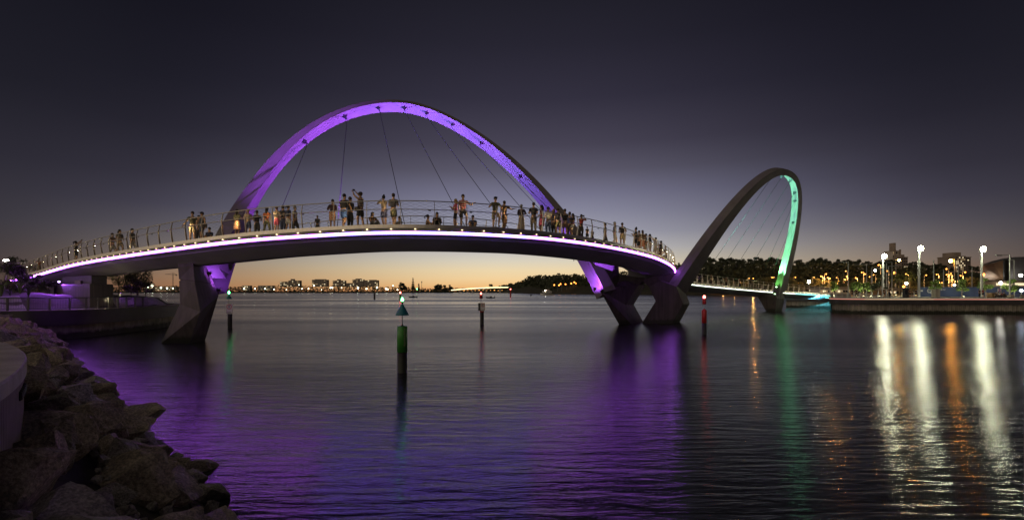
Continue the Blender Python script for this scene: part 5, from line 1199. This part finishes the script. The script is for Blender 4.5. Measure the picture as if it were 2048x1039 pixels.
def elbow(S, Hd, pole, a=.29, b=.26):
    d = Hd-S; L_ = min(d.length, (a+b)*.995); d.normalize(); x = (a*a-b*b+L_*L_)/(2*L_); h = math.sqrt(max(0, a*a-x*x)); pv = (pole-d*pole.dot(d)).normalized()
    return S+d*x+pv*h, S+d*L_
ARMS = {   # hand targets for (left, right); figure faces -y, its own right hand at -x
 'down': (V(.25,-.05,.80), V(-.25,-.05,.80)), 'rail': (V(.22,-.38,1.02), V(-.22,-.38,1.02)), 'photo': (V(.09,-.30,1.52), V(-.09,-.30,1.52)), 'up': (V(.10,-.38,1.78), V(-.10,-.36,1.80)),
 'fold': (V(-.10,-.20,1.16), V(.10,-.22,1.12)), 'out': (V(.25,-.05,.80), V(-.52,-.30,1.33)), 'outl': (V(.50,-.26,1.30), V(-.22,-.1,.85)), 'phone': (V(.10,-.27,1.25), V(-.08,-.27,1.27)), 'hip': (V(.30,0,.98), V(-.24,-.05,.8)),
 'lean': (V(.34,-.28,1.30), V(-.34,-.28,1.30)), 'hold': (V(.06,-.24,1.05), V(-.14,-.22,1.18)), 'railone': (V(.24,-.05,.82), V(-.42,-.15,.95))}
def person(loc, H, rz, arms, legs, top, bottom, hair, skin, label, group='people on the footbridge', extra=None, name='person'):
    s = H/1.75; t_ = thing(name, loc, label, 'person', group, R_(rz)); K = lambda v: Vector(v)*s
    sit = legs == 'sit'; dzp = -.78 if sit else 0
    lean = -.05 if arms in ('rail','lean','photo') else 0
    J = dict(pel=V(0,.02,.95+dzp), wai=V(0,.01+lean*.3,1.10+dzp), che=V(0,lean*.6,1.29+dzp), upc=V(0,lean,1.41+dzp), nec=V(0,lean-.005,1.505+dzp), jaw=V(0,lean-.03,1.575+dzp), hed=V(0,lean-.015,1.655+dzp), crn=V(0,lean-.0,1.715+dzp))
    hx = .085
    if sit: LG = [[V(s_*hx,-.02,.16), V(s_*.15,-.40,.44), V(s_*.14,-.62,.08), V(s_*.14,-.78,.05)] for s_ in (1,-1)]
    elif legs == 'step': LG = [[V(hx,0,.90), V(.10,-.16,.50), V(.10,-.10,.09), V(.11,-.26,.035)], [V(-hx,0,.90), V(-.10,.04,.48), V(-.10,.26,.12), V(-.11,.12,.04)]]
    elif legs == 'knee': LG = [[V(hx,0,.90), V(.14,-.30,.66), V(.13,-.20,.24), V(.14,-.36,.18)], [V(-hx,0,.90), V(-.09,-.02,.49), V(-.09,.03,.08), V(-.10,-.14,.035)]]
    elif legs == 'cross': LG = [[V(hx,0,.90), V(.05,-.10,.49), V(-.05,-.04,.08), V(-.04,-.2,.035)], [V(-hx,0,.90), V(-.09,.0,.49), V(-.09,.04,.08), V(-.10,-.13,.035)]]
    elif legs == 'wide': LG = [[V(s_*hx,0,.90), V(s_*.16,-.03,.49), V(s_*.21,.03,.08), V(s_*.25,-.13,.035)] for s_ in (1,-1)]
    else: LG = [[V(hx,0,.90), V(.10,-.04,.49), V(.095,.03,.08), V(.12,-.14,.035)], [V(-hx,0,.90), V(-.10,-.02,.49), V(-.105,.03,.08), V(-.13,-.13,.035)]]
    body = [[('pel',K(J['pel']),(.14*s,.115*s)), ('wai',K(J['wai']),(.125*s,.105*s)), ('che',K(J['che']),(.155*s,.115*s)), ('upc',K(J['upc']),(.12*s,.085*s)), ('nec',K(J['nec']),.052*s), ('jaw',K(J['jaw']),(.062*s,.075*s)), ('hed',K(J['hed']),(.078*s,.092*s)), ('crn',K(J['crn']),.06*s)],
            [('jaw',K(J['jaw']),0), ('nose',K(J['jaw']+V(0,-.085,.045)),.014*s)]]
    armj = []
    for k_, sd in ((0,1),(1,-1)):
        S = V(sd*.165, lean, 1.41+dzp); Hd = ARMS[arms][k_]+V(0, 0, dzp if not sit else dzp)
        if sit and arms == 'down': Hd = V(sd*.12,-.42,.48)
        E, Wr = elbow(S, Hd, V(sd*.6,.35,-.8)); d = (Wr-E).normalized(); armj.append((S,E,Wr,d)); n_ = 'ar'+str(k_)
        body.append([('upc',K(J['upc']),0), (n_+'s',K(S),.062*s), (n_+'m',K(S.lerp(E,.5)),.053*s), (n_+'e',K(E),.043*s), (n_+'f',K(E.lerp(Wr,.35)),.042*s), (n_+'w',K(Wr),.025*s), (n_+'p',K(Wr+d*.07),(.036*s,.02*s))])
        u = d.cross(V(0,0,1)); u = u.normalized() if u.length > .1 else V(1,0,0); bend = u.cross(d).normalized()*(-1)
        for q, ln in enumerate((.062,.075,.07,.055)):
            b0 = Wr+d*.085+u*(-.027+.018*q); body.append([(n_+'f%da' % q,K(b0),.0085*s), (n_+'f%db' % q,K(b0+d*ln*.55+bend*.008),.0085*s), (n_+'f%dc' % q,K(b0+d*ln+bend*.03),.007*s)])
        b0 = Wr+d*.035+u*-.028; body.append([(n_+'ta',K(b0),.010*s), (n_+'tb',K(b0+d*.03-u*.022),.0095*s), (n_+'tc',K(b0+d*.06-u*.026+bend*.01),.008*s)])
    for k_, (h_, kn, an, to) in enumerate(LG):
        n_ = 'lg'+str(k_); body.append([('pel',K(J['pel']),0), (n_+'h',K(h_),.098*s), (n_+'t',K(h_.lerp(kn,.5)),.086*s), (n_+'k',K(kn),.06*s), (n_+'c',K(kn.lerp(an,.35)),.063*s), (n_+'a',K(an),.036*s), (n_+'o',K(to),(.04*s,.028*s))])
    skinned('body', body, cmat('skin', SKIN[skin]), t_)
    tc_, tk = top; lo = J['pel']+V(0,0,.06)
    ch = [[('a',K(lo),(.162*s,.14*s)), ('b',K(J['wai']),(.155*s,.13*s)), ('c',K(J['che']),(.182*s,.14*s)), ('d',K(J['upc']+V(0,0,-.01)),(.15*s,.115*s)), ('e',K(J['upc']+V(0,0,.045)),.07*s)]]
    if tk == 'dress': ch[0] = [('z2',K(J['pel']+V(0,0,-.38)),(.21*s,.18*s)), ('z1',K(J['pel']+V(0,0,-.15)),(.18*s,.15*s))]+ch[0]
    for k_, (S,E,Wr,d) in enumerate(armj):
        if tk == 'tank': break
        q = [('d',K(J['upc']),0), ('s%d' % k_,K(S),.082*s), ('m%d' % k_,K(S.lerp(E,.6)),.076*s)]
        if tk == 'long': q += [('e%d' % k_,K(E),.054*s), ('w%d' % k_,K(Wr-d*.03),.042*s)]
        ch.append(q)
    tm = tc_ if not isinstance(tc_, tuple) else cmat('shirt', tc_)
    skinned('dress' if tk == 'dress' else 'shirt', ch, tm, t_)
    if tk != 'dress':
        bc, bk = bottom; bm_ = bc if not isinstance(bc, tuple) else cmat('lower_clothing', bc)
        if bk in ('skirt','longskirt') and not sit:
            zl = .50 if bk == 'skirt' else .16; rings = []
            for z_, r in ((1.03,.135),(.95,.165),(.82,.18),((.82+zl)/2,.20),(zl,.22)):
                rings.append([K(V((r+.012*math.sin(6*a))*math.cos(a), (r*.85+.012*math.sin(6*a))*math.sin(a), z_)) for a in [k_*math.pi/10 for k_ in range(20)]])
            m = MB(); m.loft(rings, False); link(bk if bk == 'skirt' else 'long_skirt', m.mesh('skirt', bm_, True), t_)
        else:
            ch = [[('w',K(J['wai']+V(0,0,-.05)),(.16*s,.13*s)), ('p',K(J['pel']),(.17*s,.145*s))]]
            for k_, (h_, kn, an, to) in enumerate(LG):
                q = [('p',K(J['pel']),0), ('h%d' % k_,K(h_),.12*s), ('t%d' % k_,K(h_.lerp(kn,.5)),.112*s)]
                if bk == 'shorts': q.append(('u%d' % k_,K(h_.lerp(kn,.85)),.106*s))
                elif bk == 'trousers': q += [('k%d' % k_,K(kn),.075*s), ('c%d' % k_,K(kn.lerp(an,.4)),.070*s), ('a%d' % k_,K(kn.lerp(an,.92)),.062*s)]
                ch.append(q)
            skinned('shorts' if bk != 'trousers' else 'trousers', ch, bm_, t_)
    for h_, kn, an, to in LG:
        d = (to-an); m = MB(); c = K(an.lerp(to,.55)+V(0,0,-.012)); m.sphere((0,0,0), .055*s, 10, 6, sc=(.85,1,.7))
        ang = math.atan2(d.x, -d.y); m.v = [tuple(Matrix.Rotation(ang,3,'Z') @ Vector((v[0],v[1]*2.3,v[2]))+c) for v in m.v]; link('shoe', m.mesh('shoe', cmat('shoe', (.04,.035,.03)), True), t_)
    hc, hk = hair; hm = cmat('hair', HAIR[hc]); m = MB(); hd = K(J['hed']); m.sphere(hd+K(V(0,.022,.022)), .103*s, 12, 8, sc=(.88,1.0,.98))
    if hk == 'long': m.tube([hd+K(V(0,.06,.0)), hd+K(V(0,.085,-.12)), hd+K(V(0,.085,-.27))], [.085*s,.085*s,.045*s], 10)
    if hk == 'pony': m.tube([hd+K(V(0,.10,.05)), hd+K(V(0,.19,.0)), hd+K(V(0,.18,-.16))], [.035*s,.042*s,.015*s], 8)
    if hk == 'bun': m.sphere(hd+K(V(0,.05,.12)), .05*s)
    link('hair', m.mesh('hair', hm, True), t_)
    if hk == 'cap':
        m = MB(); m.sphere(hd+K(V(0,.005,.035)), .108*s, 12, 8, sc=(.92,1.05,.82)); m.box(hd+K(V(0,-.15,.045)), (.14*s,.13*s,.014*s)); link('cap', m.mesh('cap', cmat('cap', (.03,.03,.035)), True), t_)
    for e_ in extra or []:
        if e_ == 'phone': 
            Wr = (armj[0][2]+armj[1][2])/2+V(0,-.05,.10); m = MB().box(K(Wr), (.16*s,.02*s,.085*s)); link('phone', m.mesh('phone', [M['black']]), t_)
        if e_ == 'towel': m = MB().loft([[K(V(x_,-.16-.02*math.sin(x_*30),z_)) for x_ in (-.17,-.08,0,.08,.17)]+[K(V(x_,-.13,z_)) for x_ in (.17,-.17)] for z_ in (1.05,.8,.52)]); link('towel', m.mesh('towel', PATT), t_)
        if e_ == 'backpack': m = MB().box(K(V(0,.19,1.22)), (.28*s,.16*s,.40*s)); link('backpack', m.mesh('backpack', cmat('backpack', (.03,.03,.04))), t_)
        if e_ == 'bag': m = MB().box(K(V(.22,-.02,.92)), (.10*s,.24*s,.2*s)); m.tube([K(V(.2,0,1.0)), K(V(.1,-.1,1.35)), K(V(-.12,0,1.45))], .012*s, 5); link('shoulder_bag', m.mesh('bag', cmat('bag', (.04,.03,.025))), t_)
    return t_
def deckpos(px, off, lo, hi):
    return min(range(lo, hi), key=lambda i: abs(1024+F*ep(i, off).x/ep(i, off).y-px))
def deck_person(px, hy, off, rz, arms, legs, top, bottom, hair, skin, label, extra=None):
    lo, hi = 0, ITURN-4
    if legs == 'sit':
        best = None
        for o_ in np.arange(.9, 4.4, .25):
            i = deckpos(px, o_, lo, hi); p = ep(i, o_, -.10); z = p.z+.985*.93; e = abs(583-F*(z-HC)/p.y-hy)
            if best is None or e < best[0]: best = (e, i, o_)
        i, off = best[1], best[2]; H = 1.68
    else:
        i = deckpos(px, off, lo, hi); p = ep(i, off, -.10); H = yz(hy, p.y)-p.z; H = max(1.05, min(1.92, H))
    p = ep(i, off, -.098); return person(p, H, rz, arms, legs, top, bottom, hair, skin, label, extra=extra)
BK = (.015,.015,.02); NV = (.02,.03,.09); GY = (.10,.10,.10); OL = (.09,.09,.05); KH = (.32,.27,.18); WH_ = (.6,.58,.54); BG = (.38,.31,.23); BL = (.05,.12,.38); DN = (.07,.10,.20); PK = (.55,.10,.18); MR = (.20,.02,.03); BR = (.12,.07,.04); ORG = (.42,.12,.04)
S_ = 'shorts'; T_ = 'trousers'
PEOPLE = [
 (78,517,.6,20,'rail','stand',(ORG,'tee'),(BR,T_),('brown','short'),'m','person in an orange top at the railing near the far left bush'),
 (151,482,.5,160,'up','stand',(BK,'tank'),(BK,S_),('black','pony'),'m','woman in black with both arms raised, alone on the left ramp',['phone']),
 (224,459,1.2,90,'phone','step',(BR,'tee'),(WH_,S_),('brown','short'),'l','first walker of the trio on the left ramp, in pale shorts'),
 (240,457,.9,80,'hold','step',(GY,'tee'),(BG,S_),('black','long'),'m','middle walker of the trio on the left ramp holding a light'),
 (264,452,1.3,95,'down','step',(GY,'tee'),(WH_,'trousers'),('brown','short'),'l','last walker of the trio on the left ramp, in pale trousers'),
 (387,423,.55,20,'railone','stand',(OL,'tee'),(KH,S_),('brown','short'),'l','man in an olive tee with one hand on the rail, left of the arch'),
 (405,424,.6,-15,'railone','cross',((.05,.06,.08),'tank'),(NV,S_),('brown','cap'),'m','man in a dark vest leaning beside the man in olive, left of the arch',['bag']),
 (420,455,2.0,20,'fold','sit',(NV,'tee'),(GY,S_),('black','short'),'m','child in a navy top sitting left of the arch leg'),
 (474,419,.6,175,'phone','stand',(OL,'tee'),(PLAID,'skirt'),('black','long'),'m','person in an orange plaid wrap in front of the dark arch leg'),
 (497,419,.9,-150,'phone','stand',(BG,'tee'),(DN,S_),('blond','bun'),'l','woman in a beige top and denim shorts in front of the lit arch leg',['phone']),
 (536,416,.8,180,'down','wide',(ORG,'tee'),(OL,T_),('black','long'),'m','long-haired person in a rust-orange shirt seen from behind'),
 (553,413,.7,170,'hold','stand',(BG,'tee'),(PK,S_),('brown','short'),'l','person in a beige top and pink shorts'),
 (563,411,1.5,170,'down','stand',(BK,'tee'),(NV,T_),('black','short'),'m','dark-clothed person behind the one in pink shorts'),
 (575,411,.7,150,'hip','wide',(NV,'tee'),(WH_,S_),('black','pony'),'m','woman with a ponytail, navy top and white shorts'),
 (590,412,2.2,90,'down','step',(WH_,'tee'),(GY,T_),('grey','short'),'l','pale-shirted walker behind the woman in navy'),
 (634,431,2.0,0,'down','stand',(BK,'tee'),(BK,S_),('black','short'),'d','dark child standing alone between two groups'),
 (663,399,.5,10,'hold','stand',((.05,.02,.03),'long'),(BK,S_),('black','short'),'m','short person in a dark jacket with a bright patterned towel at the waist',['towel']),
 (684,386,.8,170,'rail','step',(BK,'tee'),(BL,S_),('black','short'),'m','man in a black tee and bright blue shorts'),
 (724,379,.6,-115,'up','wide',(STRIPE2,'tank'),(BK,S_),('brown','cap'),'m','woman in a cap and striped tank raising a camera high with both arms',['phone','bag']),
 (741,425,2.5,40,'down','sit',(BR,'tee'),(GY,T_),('black','long'),'m','person sitting behind the woman with the raised camera'),
 (768,391,.7,-140,'photo','cross',(BG,'tee'),(NV,S_),('black','bun'),'m','woman in a beige top holding a camera to her face'),
 (787,387,.8,180,'phone','cross',((.03,.03,.04),'tee'),(OL,S_),('brown','short'),'l','man in a charcoal tee and olive shorts seen from behind'),
 (799,433,2.5,-30,'down','sit',(GY,'tee'),(BK,T_),('black','long'),'m','person sitting behind the man in the charcoal tee'),
 (854,430,2.5,90,'down','sit',(BR,'tank'),(BK,S_),('black','pony'),'m','child sitting in profile in the middle of the span, left one of two'),
 (874,425,2.5,10,'phone','sit',(BK,'tee'),(BK,T_),('black','long'),'m','woman in black sitting in the middle of the span, right one of two'),
 (909,398,.6,-70,'phone','cross',(PK,'tee'),(BK,S_),('blond','long'),'l','fair-haired girl in a pink top and dark shorts'),
 (926,389,.8,15,'outl','knee',(STRIPE,'tee'),(BK,S_),('brown','short'),'m','man in a red striped tee with one arm along the rail and a knee raised'),
 (949,431,2.5,0,'down','sit',(NV,'tee'),(GY,S_),('black','short'),'m','boy in a navy tee sitting right of the man in stripes'),
 (991,394,.6,20,'lean','knee',(OL,'tee'),(KH,S_),('brown','cap'),'l','man in a cap and olive tee leaning both elbows on the rail'),
 (1008,402,.7,160,'out','step',(BR,'tee'),(BR,T_),('brown','short'),'m','man in brown pointing with an arm stretched to the right'),
 (1045,409,.6,180,'hold','stand',((.04,.03,.05),'long'),(BG,'longskirt'),('grey','short'),'l','grey-haired woman in a long beige skirt'),
 (1070,405,.8,190,'phone','stand',(BK,'tee'),((.12,.10,.08),T_),('brown','short'),'m','man in dark tee and grey trousers left of the woman in pink'),
 (1084,410,.6,-100,'hold','cross',(MR,'tee'),(PK,'skirt'),('black','long'),'m','long-haired woman in a maroon top and pink skirt'),
 (1117,417,.7,190,'down','stand',((.05,.05,.06),'tee'),(OL,S_),('brown','short'),'m','man in a grey tee and olive shorts in front of the lit arch'),
 (1131,418,.7,170,'fold','stand',(BK,'tee'),((.2,.13,.11),S_),('brown','short'),'m','dark-shirted man in patterned shorts in front of the lit arch'),
 (1147,427,.6,-60,'phone','knee',(BK,'tee'),(WH_,S_),('black','long'),'m','dark-haired woman in white shorts looking at a phone right of the arch',['phone']),
 (1161,429,.6,20,'photo','stand',(MR,'tee'),(BK,T_),('black','short'),'d','man in a maroon shirt holding a camera right of the arch',['phone']),
 (1174,459,1.0,0,'fold','stand',(BK,'tee'),(BK,S_),('black','short'),'m','small child right of the man in the maroon shirt'),
 (1230,437,1.0,90,'down','step',(GY,'tee'),(BG,S_),('grey','short'),'l','tall walker in a grey tee, left one of a pair before the bend'),
 (1245,443,.7,170,'hold','stand',(BK,'tee'),(KH,S_),('brown','short'),'m','person in a black top, right one of a pair before the bend'),
 (1271,454,.7,-90,'phone','stand',(BK,'tee'),(BK,S_),('black','bun'),'m','first dark figure of the group of three before the bend'),
 (1278,455,1.0,-60,'hold','stand',(GY,'tee'),(BK,S_),('black','short'),'m','figure half hidden in the middle of the group of three'),
 (1285,455,.7,180,'down','stand',(BR,'tee'),((.5,.22,.14),'skirt'),('brown','long'),'l','woman in a peach skirt, right one of the group of three'),
 (1301,468,.6,-110,'rail','stand',(BK,'tee'),(BG,S_),('black','short'),'m','person in black leaning on the rail left of the raised camera'),
 (1312,474,.7,-90,'up','stand',(WH_,'tee'),(BG,S_),('brown','short'),'l','person in a white shirt raising a phone near the bend',['phone']),
 (1323,479,.6,-100,'photo','stand',(BK,'tee'),(BR,S_),('black','short'),'m','dark figure taking a picture near the bend'),
 (1332,489,.7,-90,'rail','stand',(BK,'tee'),(GY,S_),('brown','short'),'m','figure leaning on the rail just before the tight bend'),
 (1339,500,.8,-90,'hold','stand',(BR,'tee'),(KH,S_),('black','short'),'m','last figure on the rail at the tight bend')]
PEOPLE += [(1096,414,1.3,200,'down','stand',(WH_,'tee'),(DN,T_),('black','short'),'m','person in a white tee and jeans behind the woman in pink'),
 (1106,416,1.6,150,'hold','stand',(NV,'long'),(BK,T_),('blond','long'),'l','fair long-haired person in navy left of the man in grey'),
 (1139,422,1.5,180,'fold','stand',(BL,'tee'),(BK,T_),('brown','short'),'m','person in a blue tee behind the man in patterned shorts'),
 (1186,462,1.4,0,'fold','stand',(GY,'tee'),(BK,S_),('black','short'),'m','second small child, further right of the man in maroon'),
 (1211,446,1.8,90,'down','step',(BK,'tee'),(GY,T_),('black','short'),'m','lone dark walker between the children and the pair'),
 (1292,462,1.0,-120,'phone','stand',(NV,'tee'),(KH,S_),('black','short'),'m','person in navy between the peach skirt and the leaning figure'),
 (1318,482,1.2,-70,'down','stand',(BK,'tee'),(BK,T_),('brown','long'),'m','long-haired dark figure behind the white shirt near the bend'),
 (1328,490,1.1,-80,'hold','stand',(MR,'tee'),(BK,S_),('black','short'),'m','figure in maroon between two leaning ones near the bend'),
 (697,394,1.7,160,'fold','stand',(BK,'long'),(BK,T_),('brown','short'),'m','person in black behind the man in blue shorts'),
 (396,428,1.6,10,'down','stand',(GY,'long'),(BK,T_),('black','long'),'m','long-haired person behind the couple left of the arch'),
 (513,421,1.5,190,'hold','stand',(BK,'tee'),(GY,T_),('brown','short'),'m','dark-topped person between the denim shorts and the rust-orange shirt')]
for q in PEOPLE: deck_person(*q)
# people on the far promenade and on the second span
PZ_ = 2.45
rg = random.Random(4)
for px, Y, hy, rz, arms, legs, tp, lab in [(1704,84,577.5,20,'down','stand',BK,'dark standing figure left of a pair among the uplit saplings'), (1713,84,578,180,'phone','stand',BK,'dark standing figure right of a pair among the uplit saplings'), (1768,83,575,90,'down','step',BR,'dark figure walking at the foot of the first white mast'), (1779,83,574,10,'hold','stand',BK,'dark figure standing right of the first white mast'),
        (1820,82,577,-60,'hold','stand',BR,'figure in brown right of the black kiosk'), (1826,82.5,576,40,'down','stand',BK,'tallest dark figure right of the black kiosk'), (1832,82,577,180,'fold','step',BK,'dark figure beside the foot of the second white mast'), (1959,82,579,10,'down','stand',BK,'dark figure left of the foot of the third white mast'), (1966,82,578,180,'hold','stand',MR,'figure in maroon right of the third white mast')]:
    z = yz(hy, Y)-PZ_; person(V(plan(px,Y)[0],Y,PZ_), max(1.45, min(1.85, z)), rz, arms, legs, (tp,'tee'), (BK,T_ if int(px) % 2 else S_), ('black','short'), 'm', lab, 'people on the quay promenade')
for k_, (px, lab) in enumerate([(1992,'leftmost dark figure of the seated group under the signboard'), (1997,'second figure of the seated group, in a white top'), (2002,'third figure of the seated group, in maroon'), (2008,'rightmost dark figure of the seated group under the signboard')]):
    person(V(plan(px,80)[0],80,PZ_), 1.7, rg.uniform(-40,40), 'down', 'sit', ([BK,WH_,MR,BK][k_],'tee'), (BK,T_), ('black','short'), 'm', lab, 'people on the quay promenade')
for px, o_, lab in [(1422,1.0,'person walking on the far span just right of the near arch leg'), (1452,1.6,'person on the middle of the far span'), (1479,1.1,'person on the far span left of the far arch')]:
    i = min(range(ITURN+20, NS), key=lambda i: abs(1024+F*ep(i,o_).x/ep(i,o_).y-px)); person(ep(i,o_,-.098), 1.72, 90, 'down', 'step', (BR,'tee'), (BK,T_), ('black','short'), 'm', lab)
dg = bpy.context.evaluated_depsgraph_get(); baked = []
for o, nme, mt_ in jobs:
    me = bpy.data.meshes.new_from_object(o.evaluated_get(dg)); me.name = nme; me.materials.clear(); me.materials.append(mt_)
    me.polygons.foreach_set("use_smooth", [True]*len(me.polygons)); baked.append((o, me))
for o, me in baked: o.modifiers.clear(); o.data = me
